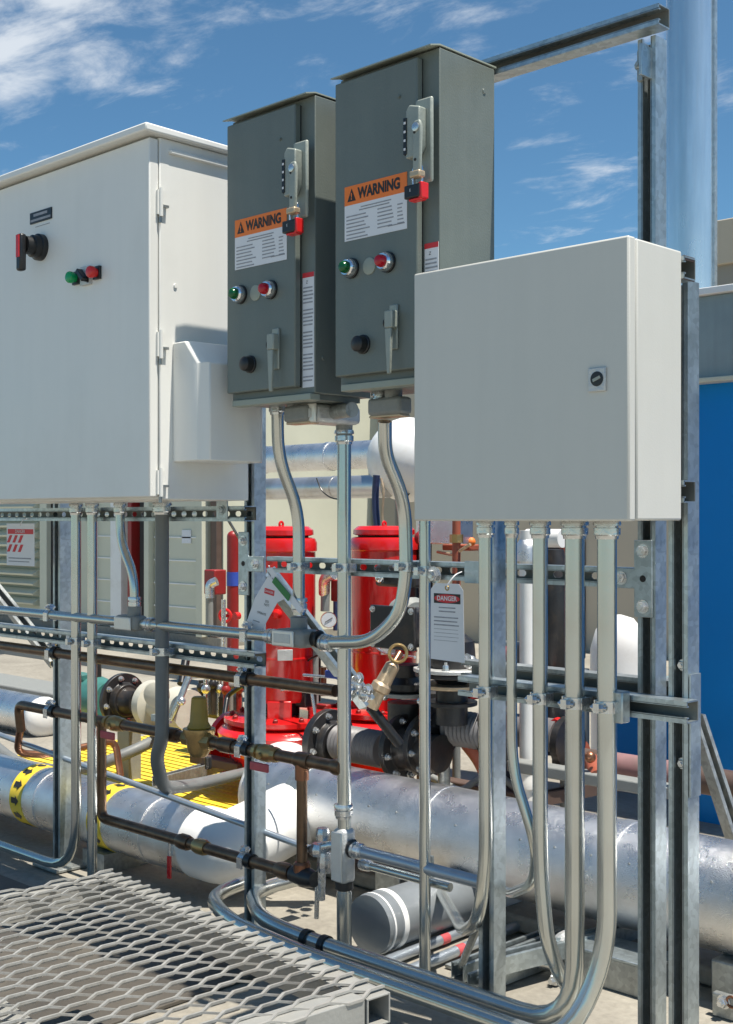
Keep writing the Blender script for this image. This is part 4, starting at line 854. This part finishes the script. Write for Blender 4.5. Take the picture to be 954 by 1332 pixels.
# ctrl outlets and bodies
zbx = 1.372
def body(x, y, z, lbl, hw=.05, m='castgrey', cover='dgreyb'):
    b_ = T('conduit_body', lbl, 'conduit fitting', (x, y, z), 'cast conduit bodies'); MB().box(x-hw, x+hw, y-.022, y+.022, z-.020, z+.020).build('body', m, b_, bev=.008)
    return b_
# left grey body
xa = W(392, 545, 2.06).x
b1 = body(xa, 2.06, zbx, 'grey conduit body hanging under the left grey controller', .042); MB().box(xa-.038, xa+.044, 2.045, 2.078, zbx-.025, zbx-.019).build('cover', 'bronze', b1, bev=.002)
MB().cyl((xa-.025, 2.06, zbx+.018), (xa-.025, 2.06, cz0-.006), .019, 18).build('neck', 'castgrey', b1)
xb_ = W(507, 538, 2.06).x
b2 = body(xb_, 2.06, zbx, 'grey conduit body hanging under the right grey controller', .050); MB().box(xb_-.05, xb_+.046, 2.045, 2.078, zbx-.025, zbx-.019).build('cover', 'bronze', b2, bev=.002)
MB().cyl((xb_+.012, 2.06, zbx+.018), (xb_+.012, 2.06, cz0-.006), .020, 18).build('neck', 'castgrey', b2); connector_m = MB(); connector(connector_m, (xb_-.03, 2.06, cz0-.008), -Z_, .014); connector_m.build('connector', 'zinc', b2)
xm = xc_
b3 = T('conduit_body', 'bright silver conduit body with oval cover between the two controllers', 'conduit fitting', (xm, 2.13, zbx), 'cast conduit bodies')
MB().box(xm-.045, xm+.040, 2.055, Yv+.02, zbx-.022, zbx+.022).build('body', 'castal', b3, bev=.010)
MB().box(xm-.050, xm+.040, 2.047, 2.0545, zbx-.023, zbx+.023).build('cover', 'coverp', b3, bev=.006); MB().box(xm-.036, xm+.026, 2.0445, 2.0468, zbx-.011, zbx+.010).build('cover_panel', 'castal', b3, bev=.001)
MB().lathe((xm, Yv, zbx-.052), Z_, [(0, .020), (.03, .021)], 20).build('hub', 'castgrey', b3)
MB().cyl((xm+.04, 2.11, zbx+.004), (xm+.12, 2.09, zbx+.004), .018, 16).build('nipple', 'galvd', b3)
# offset conduits
r = rad(16, 365, 2.12)
pts = [W(361, 522, 2.08), W(362, 595, 2.10), W(389, 665, 2.165), W(389, 800, 2.165)]; pts[0].z = cz0-.002
conduit('offset conduit dropping from the left grey controller', pts, r, 'conduit', [(pts[0], -Z_), (W(389, 778, 2.165), -Z_)], [(W(389, 737, 2.165), Z_, -Y_)], .06, 'conduits of the rack middle')
pts = [W(501, 548, 2.06), W(501, 590, 2.08), W(527, 652, 2.165), W(529, 750, 2.165), W(520, 800, 2.165), W(484, 835, 2.165), W(420, 836, 2.165)]
conduit('loop conduit from right controller curving left in front of red pump', pts, r*1.03, 'conduit', [(pts[-1], X_)], [(W(529, 737, 2.165), Z_, -Y_)], .085, 'conduits of the rack middle')
cb = W(381, 830, 2.14)
b4 = T('conduit_body', 'silver conduit body with oval cover at end of the long horizontal conduit', 'conduit fitting', cb, 'cast conduit bodies')
MB().box(cb.x-.052, cb.x+.055, cb.y-.022, cb.y+.045, cb.z-.022, cb.z+.022).build('body', 'castgrey', b4, bev=.010)
MB().box(cb.x-.050, cb.x+.030, cb.y-.028, cb.y-.0215, cb.z-.020, cb.z+.020).build('cover', 'coverp', b4, bev=.009); MB().box(cb.x-.040, cb.x+.020, cb.y-.0295, cb.y-.0278, cb.z-.011, cb.z+.011).build('cover_panel', 'castal', b4, bev=.0015); MB().lathe((W(389,800,2.165).x, 2.165, cb.z+.02), Z_, [(0, .022), (.03, .022), (.032, .019)], 20).build('hub', 'castgrey', b4)
MB().lathe((cb.x+.05, 2.165, cb.z), X_, [(0, .020), (.02, .023), (.024, .019)], 20).build('end_hub', 'black', b4)
# long horizontal conduit left
yh = 2.13; zh = cb.z
conduit('long horizontal conduit crossing the left half above the slotted rail', [(-4.8, yh, zh), (cb.x-.05, yh, zh)], .0145, 'conduit', [((cb.x-.052, yh, zh), -X_), ((W(200, 812, yh).x, yh, zh), -X_)], [((W(65, 800, yh).x, yh, zh), X_, Z_), ((W(322, 825, yh).x, yh, zh), X_, Z_)], group='long conduits of the left rack')
c = W(165, 811, 2.11)
b5 = T('conduit_body', 'silver conduit body on the horizontal conduit at left', 'conduit fitting', c, 'cast conduit bodies')
MB().box(c.x-.055, c.x+.05, 2.105, 2.15, zh-.020, zh+.022).build('body', 'castgrey', b5, bev=.009); MB().box(c.x-.050, c.x+.030, 2.099, 2.1055, zh-.019, zh+.018).build('cover', 'coverp', b5, bev=.007)
xo = W(175, 790, 2.13).x
MB().lathe((xo, 2.13, zh+.02), Z_, [(0, .020), (.028, .020)], 18).build('hub', 'castgrey', b5)
pts = [W(156, 668, 2.13), W(157, 705, 2.13), W(175, 750, 2.13), W(175, 795, 2.13)]; pts[0].z = zb-.001
conduit('short offset conduit from the white cabinet to the left conduit body', pts, .0135, 'conduit', [(pts[0], -Z_), (V((xo, 2.13, zh+.045+.03)), -Z_)], (), .05, group='conduits dropping from the white cabinet')
# 100, 120, 210
for px, lbl in ((99, 'left one of the close pair of conduits, curving left at the deck'), (120, 'right one of the close pair of conduits, running straight to the deck')):
    x = W(px, 800, 2.135).x; r = rad(13, px, 2.135); top = V((x, 2.135, zb-.001))
    if px == 99: pts = [top, V((x, 2.135, .045)), V((x-1.6, 2.135, .045))]
    else: pts = [top, V((x, 2.135, .0))]
    conduit(lbl, pts, r, 'conduit', [(top, -Z_)], [(V((x, 2.135, .748)), Z_, -Y_)], .16, group='conduits dropping from the white cabinet')
x = W(211, 760, 2.135).x; top = V((x, 2.135, zb-.001))
conduit('dark grey jacketed conduit curving back at its foot', [top, V((x, 2.135, .5)), W(203, 985, 2.15), W(212, 1025, 2.2), W(250, 1022, 2.45), W(330, 1003, 2.95)], .0195, 'flex', [(top, -Z_)], [(V((x, 2.135, .748)), Z_, -Y_)], .14, group='conduits dropping from the white cabinet')
MB_ = None
conduit('grey hose arcing behind the left post above the silver pipe', [W(-20, 960, 2.5), W(30, 1000, 2.5), W(110, 1003, 2.6), W(190, 970, 2.8), W(226, 948, 3.0)], .022, 'flex', (), (), .15, cat='hose', name='hose')
conduit('thin conduit sloping down along the left silver pipe', [W(-30, 945, 2.22), W(230, 1040, 2.225), W(440, 1118, 2.26)], .009, 'conduitb', (), (), .05, group='thin low conduits')

# ============================================================ COPPER LINES
Yk = 2.178
def cz(px, py): return W(px, py, Yk)
def cline(lbl, pts, r=.0145, m='copper', fil=.03, straps=(), group='copper lines along the rack'):
    t = T('copper_pipe', lbl, 'pipe', pts[0], group); MB().tube(pts, r, 16, fil).build('tube', m, t)
    for c in straps:
        MB().lathe(V(c)-X_*.008, X_, [(0, r*1.05), (0, r*1.3), (.022, r*1.3), (.022, r*1.05)], 18, False).build('black_cushion', 'black', t); strap(t, V(c)-X_*.02, r*1.05, X_, Z_, 'zinc')
    return t
zA_ = cz(320, 883).z; xE = cz(437, 905).x
cline('uppermost copper pipe, directly under the slotted left rail', [(-4.8, Yk, zA_), (xE, Yk, zA_)], .0155, straps=[(cz(72, 850).x, Yk, zA_), (cz(322, 884).x, Yk, zA_)])
zB2 = cz(440, 998).z; xS = cz(28, 925).x; xE2 = cz(440, 998).x
t = cline('middle copper line carrying the brass regulator and two valves', [(xS-.02, Yk+.01, zB2-.09), (xS-.02, Yk, zB2), (xE2, Yk, zB2)], .0155, straps=[(cz(70, 928).x, Yk, zB2), (cz(322, 978).x, Yk, zB2)])
for px, ln in ((395, .05), (296, .06), (225, .05), (440, .03)): MB().lathe((cz(px, 990).x-ln/2, Yk, zB2), X_, [(0, .019), (.008, .021), (ln-.008, .021), (ln, .019)], 16).build('fitting', 'copper', t)
xT = cz(393, 1000).x
MB().tube([(xT, Yk, zB2), (xT, Yk, .245), (xT+.0, Yk, .205)], .014, 16).build('drop_leg', 'copper', t)
MB().lathe((xT, Yk, .215), Z_, [(0, .022), (.03, .022), (.035, .018)], 16).build('drop_fitting', 'copperb', t); MB().lathe((xT, Yk, zB2-.05), Z_, [(0, .018), (.04, .018)], 16).build('drop_fitting', 'copperb', t)
def bvalve(px, lbl, hm='pink'):
    v = T('ball_valve', lbl, 'valve', (cz(px, 970).x, Yk, zB2), 'small brass ball valves'); x = cz(px, 970).x
    MB().lathe((x-.045, Yk, zB2), X_, [(0, .019), (.015, .021), (.016, .016), (.03, .023), (.06, .023), (.07, .016), (.075, .021), (.09, .019)], 10).build('body', 'brass', v); MB().cyl((x, Yk, zB2), (x, Yk-.03, zB2-.004), .008, 10).build('stem', 'brass', v)
    MB().obox((x+.01, Yk-.034, zB2-.03), X_, Y_, Z_, .035, .004, .011).build('handle', hm, v, bev=.003)
bvalve(150, 'ball valve with faded red handle on the copper line near the teal valve'); bvalve(347, 'ball valve with faded red handle just right of the middle post')
xr = cz(259, 960).x
v = T('regulator', 'brass pressure regulator with mustard yellow bonnet on the copper line', 'regulator', (xr, Yk, zB2))
MB().lathe((xr, Yk, zB2+.03), Z_, [(0, .030), (.006, .034), (.012, .030), (.02, .026), (.085, .021), (.09, .016)], 24).build('bonnet', 'mustard', v)
MB().lathe((xr, Yk, zB2), Z_, [(-.045, .022), (-.03, .032), (0, .035), (.02, .045), (.032, .045)], 20).build('body', 'brass', v)
MB().lathe((xr-.06, Yk, zB2), X_, [(0, .022), (.03, .024), (.09, .024), (.12, .022)], 8).build('union', 'brass', v)
zC = cz(325, 1120).z; xC0 = cz(132, 1063).x; xC1 = cz(392, 1142).x
t = cline('lowest copper pipe with red drain tag, near the deck', [(xC0, Yk+.0, zB2-.005), (xC0, Yk, zC), (xC1, Yk, zC)], .0155, straps=[(cz(325, 1120).x, Yk, zC)])
for px in (240, 262, 370): MB().lathe((cz(px, 1100).x-.025, Yk, zC), X_, [(0, .019), (.01, .022), (.04, .022), (.05, .019)], 10).build('fitting', 'brass' if px == 262 else 'copper', t)
xg = cz(222, 1100).x
MB().cyl((xg, Yk, zC), (xg, Yk, zC-.05), .008, 10).build('drain_cock', 'zinc', t); MB().box(xg-.008, xg+.006, Yk-.008, Yk, zC-.115, zC-.05).build('red_tag', 'redb', t, bev=.002)
MB().lathe((xC1, Yk, zC), X_, [(-.03, .022), (.02, .026), (.05, .02)], 14).build('end_union', 'blackp', t)
t = cline('reddish bent copper tube above the yellow grating', [V((xS-.02, Yk+.01, zB2-.06)), W(22, 980, 2.22), W(60, 982, 2.32), W(150, 963, 2.6), W(157, 1010, 2.6)], .0125, 'copperb', fil=.04)
# ============================================================ TAGS
def tagwire(t, p0, p1): MB().tube([p0, (V(p0)+V(p1))/2+V((.012, -.012, .01)), p1], .0016, 6, .02).build('tie', 'label', t)
# danger tag
yt = 2.15; a, c = W(559, 757, yt), W(606, 860, yt)
t = T('danger_tag', 'white DANGER tag hanging from middle rail beside thin conduit', 'tag', (a.x, yt, a.z), 'hanging danger tags')
wx = W(604, 800, yt).x-W(561, 800, yt).x; cxm = (a.x+c.x)/2; zt_ = W(582, 759, yt).z; zb_ = W(582, 859, yt).z; ch = .014
MB().prism([(-wx/2, zb_), (wx/2+.002, zb_-.002), (wx/2-.002, zt_-ch), (wx/2-ch, zt_), (-wx/2+ch, zt_), (-wx/2, zt_-ch)], (cxm, yt, 0), X_, Z_, -Y_, .0008).build('card', 'label', t, smooth=0)
zh_ = zt_-.034
MB().box(cxm-wx*.40, cxm+wx*.40, yt-.0013, yt-.0009, zh_-.011, zh_+.011).build('black_panel', 'blackprint', t)
MB().lathe((cxm, yt-.0014, zh_), -Y_, [(0, .010), (.0003, .010)], 24).build('red_oval', 'redprint', t).scale = (1, 1, 1)
MB().prism([(math.cos(k*PI/12)*wx*.385, math.sin(k*PI/12)*.0095) for k in range(24)], (cxm, yt-.0015, zh_), X_, Z_, -Y_, .0003).build('red_panel', 'redprint', t, smooth=0)
text('DANGER', (cxm, yt-.0022, zh_), .0145, 'label', t, bold=.0003)
mb = MB()
for k in range(9):
    z = zh_-.022-k*.0085+(.0 if k < 2 else -.005)
    mb.box(cxm-wx*(.25 if k < 2 else .40), cxm+wx*(.25 if k < 2 else (.40-random.random()*.15)), yt-.0013, yt-.0009, z, z+(.0028 if k < 5 else .0009))
mb.build('fine_print', 'greyprint', t, smooth=0)
MB().torus((cxm, yt-.001, zt_-.010), Y_, .005, .0015, 14, 6).build('eyelet', 'brass', t); tagwire(t, (cxm, yt-.003, zt_-.006), (cxm+.004, 2.195, 1.0))
# triangular tag (folded tag hung by corner)
yt = 2.152
t = T('danger_tag', 'tilted white DANGER tag with green strip hanging beside the middle post', 'tag', W(352, 750, yt), 'hanging danger tags')
def pt(px, py): p = W(px, py, yt); return (p.x, p.z)
MB().prism([pt(350, 748), pt(372, 778), pt(361, 784), pt(341, 820), pt(318, 818), pt(332, 778)], (0, yt, 0), X_, Z_, -Y_, .0008).build('card', 'label', t, smooth=0)
MB().prism([pt(359, 757), pt(363, 750), pt(383, 774), pt(380, 782)], (0, yt-.012, 0), X_, Z_, -Y_, .0015).build('green_strip', 'greenprint', t, smooth=0)
MB().prism([pt(350, 740), pt(357, 738), pt(398, 792), pt(393, 798)], (0, yt-.008, 0), X_, Z_, -Y_, .0015).build('white_strip', 'label', t, smooth=0)
axd = (W(362, 769, yt)-W(343, 763, yt)); axd.y = 0; axd.normalize(); upd = V((-axd.z, 0, axd.x))
cc = W(351, 770, yt); MB().obox(cc-Y_*.0012, axd, Y_, upd, .019, .0003, .007).build('danger_panel', 'redprint', t); text('DANGER', cc-Y_*.002, .0085, 'label', t, ax=axd, up=upd)
text('DO\nNOT', W(348, 785, yt)-Y_*.002, .009, 'blackprint', t, ax=axd, up=upd); text('OPERATE', W(341, 798, yt)-Y_*.002, .0085, 'blackprint', t, ax=axd, up=upd)
MB().obox(W(334, 808, yt)-Y_*.0012, axd, Y_, upd, .013, .0003, .0012).build('fine_print', 'greyprint', t)
tagwire(t, W(354, 752, yt-.002), W(350, 736, 2.195))
# left tag
yt = 2.14; 
t = T('danger_tag', 'red and white striped danger tag hanging under the white cabinet at left', 'tag', W(28, 690, yt), 'hanging danger tags')
a, c = W(9, 700, yt), W(45, 700, yt); zt_, zb_ = W(28, 681, yt).z, W(28, 736, yt).z
MB().box(a.x, c.x, yt-.0008, yt, zb_, zt_).build('card', 'label', t, smooth=0); MB().box(a.x+.008, c.x-.006, yt-.0013, yt-.0009, zt_-.034, zt_-.018).build('header_panel', 'redprint', t); text('DANGER', ((a.x+c.x)/2, yt-.002, zt_-.026), .015, 'label', t)
for k in range(3):
    for j in (0, 1):
        x = a.x+.002+k*.034; z = zt_-.062-j*.030
        MB().prism([(0, 0), (.017, 0), (.034, .024), (.017, .024)], (x, yt-.0009, z), X_, Z_, -Y_, .0004).build('red_stripe', 'redprint', t, smooth=0)
MB().box(a.x+.012, c.x-.02, yt-.0013, yt-.0009, zb_+.022, zb_+.026).box(a.x+.012, c.x-.03, yt-.0013, yt-.0009, zb_+.012, zb_+.015).build('fine_print', 'greyprint', t)
tagwire(t, ((a.x+c.x)/2, yt-.002, zt_-.006), ((a.x+c.x)/2, 2.17, 1.12))

# ============================================================ ON THE DECK, RIGHT
for i, (px, py, y1) in enumerate(((612, 1222, 0), (640, 1230, 0), (668, 1236, 0), (690, 1250, 0))):
    a = G(px, py, .025)-V((.0, .22, 0)); c = a+V((.03, .9, 0)); 
    if i < 2: continue
    strut('loose_channel', ('loose channel length lying on deck, nearest the post foot' if i == 2 else 'loose channel length lying on deck, farther right of two'), a, c, Z_, group='loose channel lengths', m='galv')
strut('loose_channel', 'loose channel length leaning across the first two on the deck', G(668, 1236, .068)+V((.03,-.12,0)), G(668, 1236, .068)+V((.16, .5, .0)), Z_, group='loose channel lengths', m='galv')
for i, (px, py) in enumerate(((500, 1252), (520, 1268))):
    a = G(px, py, .02); t = T('loose_tube', ('teal blue tube lying behind the drum end, farther' if i == 0 else 'teal blue tube lying behind the drum end, nearer'), 'tube', a, 'loose blue tubes'); MB().cyl(a, a+V((-.02, .55, .0)), .014, 14).build('tube', 'conduitb', t); MB().lathe(a+V((-.008, .22, 0)), Y_, [(0, .0145), (.03, .0145)], 14).build('red_mark', 'pink', t)
c = G(800, 1290, 0)
t = T('deck_box', 'low grey metal cover box on deck between rightmost conduit and post', 'box', c)
MB().box(c.x-.16, c.x+.10, c.y, c.y+.12, .0, .075).build('box', 'galvd', t, bev=.003); MB().box(c.x-.165, c.x+.105, c.y-.005, c.y+.125, .075, .082).build('cover', 'galv', t, bev=.002)
MB().box(c.x-.19, c.x-.165, c.y+.02, c.y+.08, .0, .03).build('tab', 'galvd', t)
a = G(655, 1248, .03); t = T('loose_fitting', 'short zinc tube with elbow fitting lying on the deck', 'pipe fitting', a)
MB().tube([a, a+V((.13, .06, 0)), a+V((.15, .03, -.02))], .014, 14, .03).build('tube', 'zinc', t); MB().hexbolt(a+V((.15, .02, -.015)), -Y_, .014, .02).build('nut', 'zinc', t)
a = G(700, 1262, .02); t = T('round_cap', 'round grey cap standing on the deck behind the slanting conduit', 'cap', a); MB().lathe(a+V((.02, .1, .03)), (X_-Y_*.8).normalized(), [(0, .05), (.02, .052), (.03, .04)], 24).build('cap', 'castal', t)
a = G(945, 1325, .0); t = T('beam_clamp', 'small dark clamp with copper wire on deck at bottom right corner', 'clamp', a)
MB().box(a.x-.03, a.x+.05, a.y-.01, a.y+.01, .0, .055).build('jaw', 'galvd', t, bev=.004); MB().hexbolt(a+V((.0, -.01, .04)), -Y_, .012, .014).build('bolt', 'zinc', t); MB().torus(a+V((.02, -.012, .045)), Y_, .012, .003).build('wire', 'copperb', t)
# foot brackets behind
t = T('angle_foot', 'small diagonal angle foot bracing the post behind thin conduits', 'bracket', G(600, 1250, 0))
MB().tube([G(598, 1262, .01), W(624, 1200, 2.12)], .009, 6).build('angle', 'galvd', t); MB().box(G(598,1262,0).x-.03, G(598,1262,0).x+.03, G(598,1262,0).y-.02, G(598,1262,0).y+.02, .004, .012).build('foot', 'galvd', t)

# ============================================================ EXPANDED METAL PLATFORM
e1 = V((.9955, -.0963, 0)); e2 = V((.0963, .9955, 0)); Cn = G(510, 1284, .35); Lx = .935; Ly = 1.02
t = T('grating_platform', 'expanded metal platform on square tube frame, bottom left foreground', 'platform', (Cn.x, Cn.y, 0))
tb = .05; zt_ = .342
mb = MB(); fr = []
def sqtube(a, ax, ln, side, zc, w_=.05, th_=.0035):
    m_ = MB(); hw = w_/2
    for s_ in (-1, 1):
        m_.obox(a+ax*ln/2+side*s_*(hw-th_/2)+Z_*0, ax, side, Z_, ln/2, th_/2, hw); m_.obox(a+ax*ln/2+Z_*s_*(hw-th_/2), ax, side, Z_, ln/2, hw-th_, th_/2)
    return m_
P0 = V((Cn.x, Cn.y, zt_-.025))
sqtube(P0-e2*.028, -e1, Lx, e2, 0).build('frame_tube', 'deck', t, smooth=0, bev=.001)
sqtube(P0-e1*.03-e2*.056, -e2, Ly-.06, e1, 0, .056).build('frame_tube', 'deck', t, smooth=0, bev=.003)
sqtube(P0-e1*(Lx-.03)-e2*.056, -e2, Ly-.06, e1, 0).build('frame_tube', 'deck', t, smooth=0, bev=.001)
sqtube(P0-e2*(Ly*.5)-e1*.06-Z_*.004, -e1, Lx-.12, e2, 0, .04).build('cross_tube', 'deck', t, smooth=0, bev=.001)
for (i, j) in ((.06, .16), (.06, Ly-.06), (Lx-.02, Ly-.06)): 
    q = V((Cn.x, Cn.y, 0))-e1*i-e2*j; MB().obox(q+Z_*.145, e1, e2, Z_, .022, .022, .1445).build('leg', 'deck', t, bev=.002)
MB().obox(P0+e1*.02-e2*.10-Z_*.05, e1, e2, Z_, .03, .02, .004).hexbolt(P0+e1*.03-e2*.09-Z_*.046, Z_).build('anchor_lug', 'galv', t)
# strands
p_ = .0395; Lw = .116; bw = .030; n_s = int(Lx/(p_/2)); mb = MB()
for k in range(n_s):
    s0 = -(k+.5)*p_/2; seq = []; y = -(Ly); ph = k % 2; jj = 0
    while y < 0:
        sgn = 1 if (jj+ph) % 2 == 0 else -1
        seq.append((y, sgn)); seq.append((min(y+bw, 0), sgn)); y += Lw/2; jj += 1
    vs = []; fs = []
    for (yy, sgn) in seq:
        am = sgn*(p_/4-.0030); cpt = V((Cn.x, Cn.y, 0))+e1*(s0+am)+e2*yy; zc = .3455-sgn*.0024
        for (a_, b_) in ((-.0040, -.0030), (.0036, -.0014), (.0036, .0028), (-.0040, .0012)):
            vs.append(cpt+e1*a_+Z_*(zc+b_))
    m_ = len(seq)
    for i in range(m_-1):
        for q in range(4): r2 = (q+1) % 4; fs.append((i*4+q, i*4+r2, (i+1)*4+r2, (i+1)*4+q))
    fs.append((0, 3, 2, 1)); fs.append(((m_-1)*4, (m_-1)*4+1, (m_-1)*4+2, (m_-1)*4+3)); mb.add(vs, fs)
mb.build('expanded_mesh', 'meshm', t, smooth=30, kind='stuff')
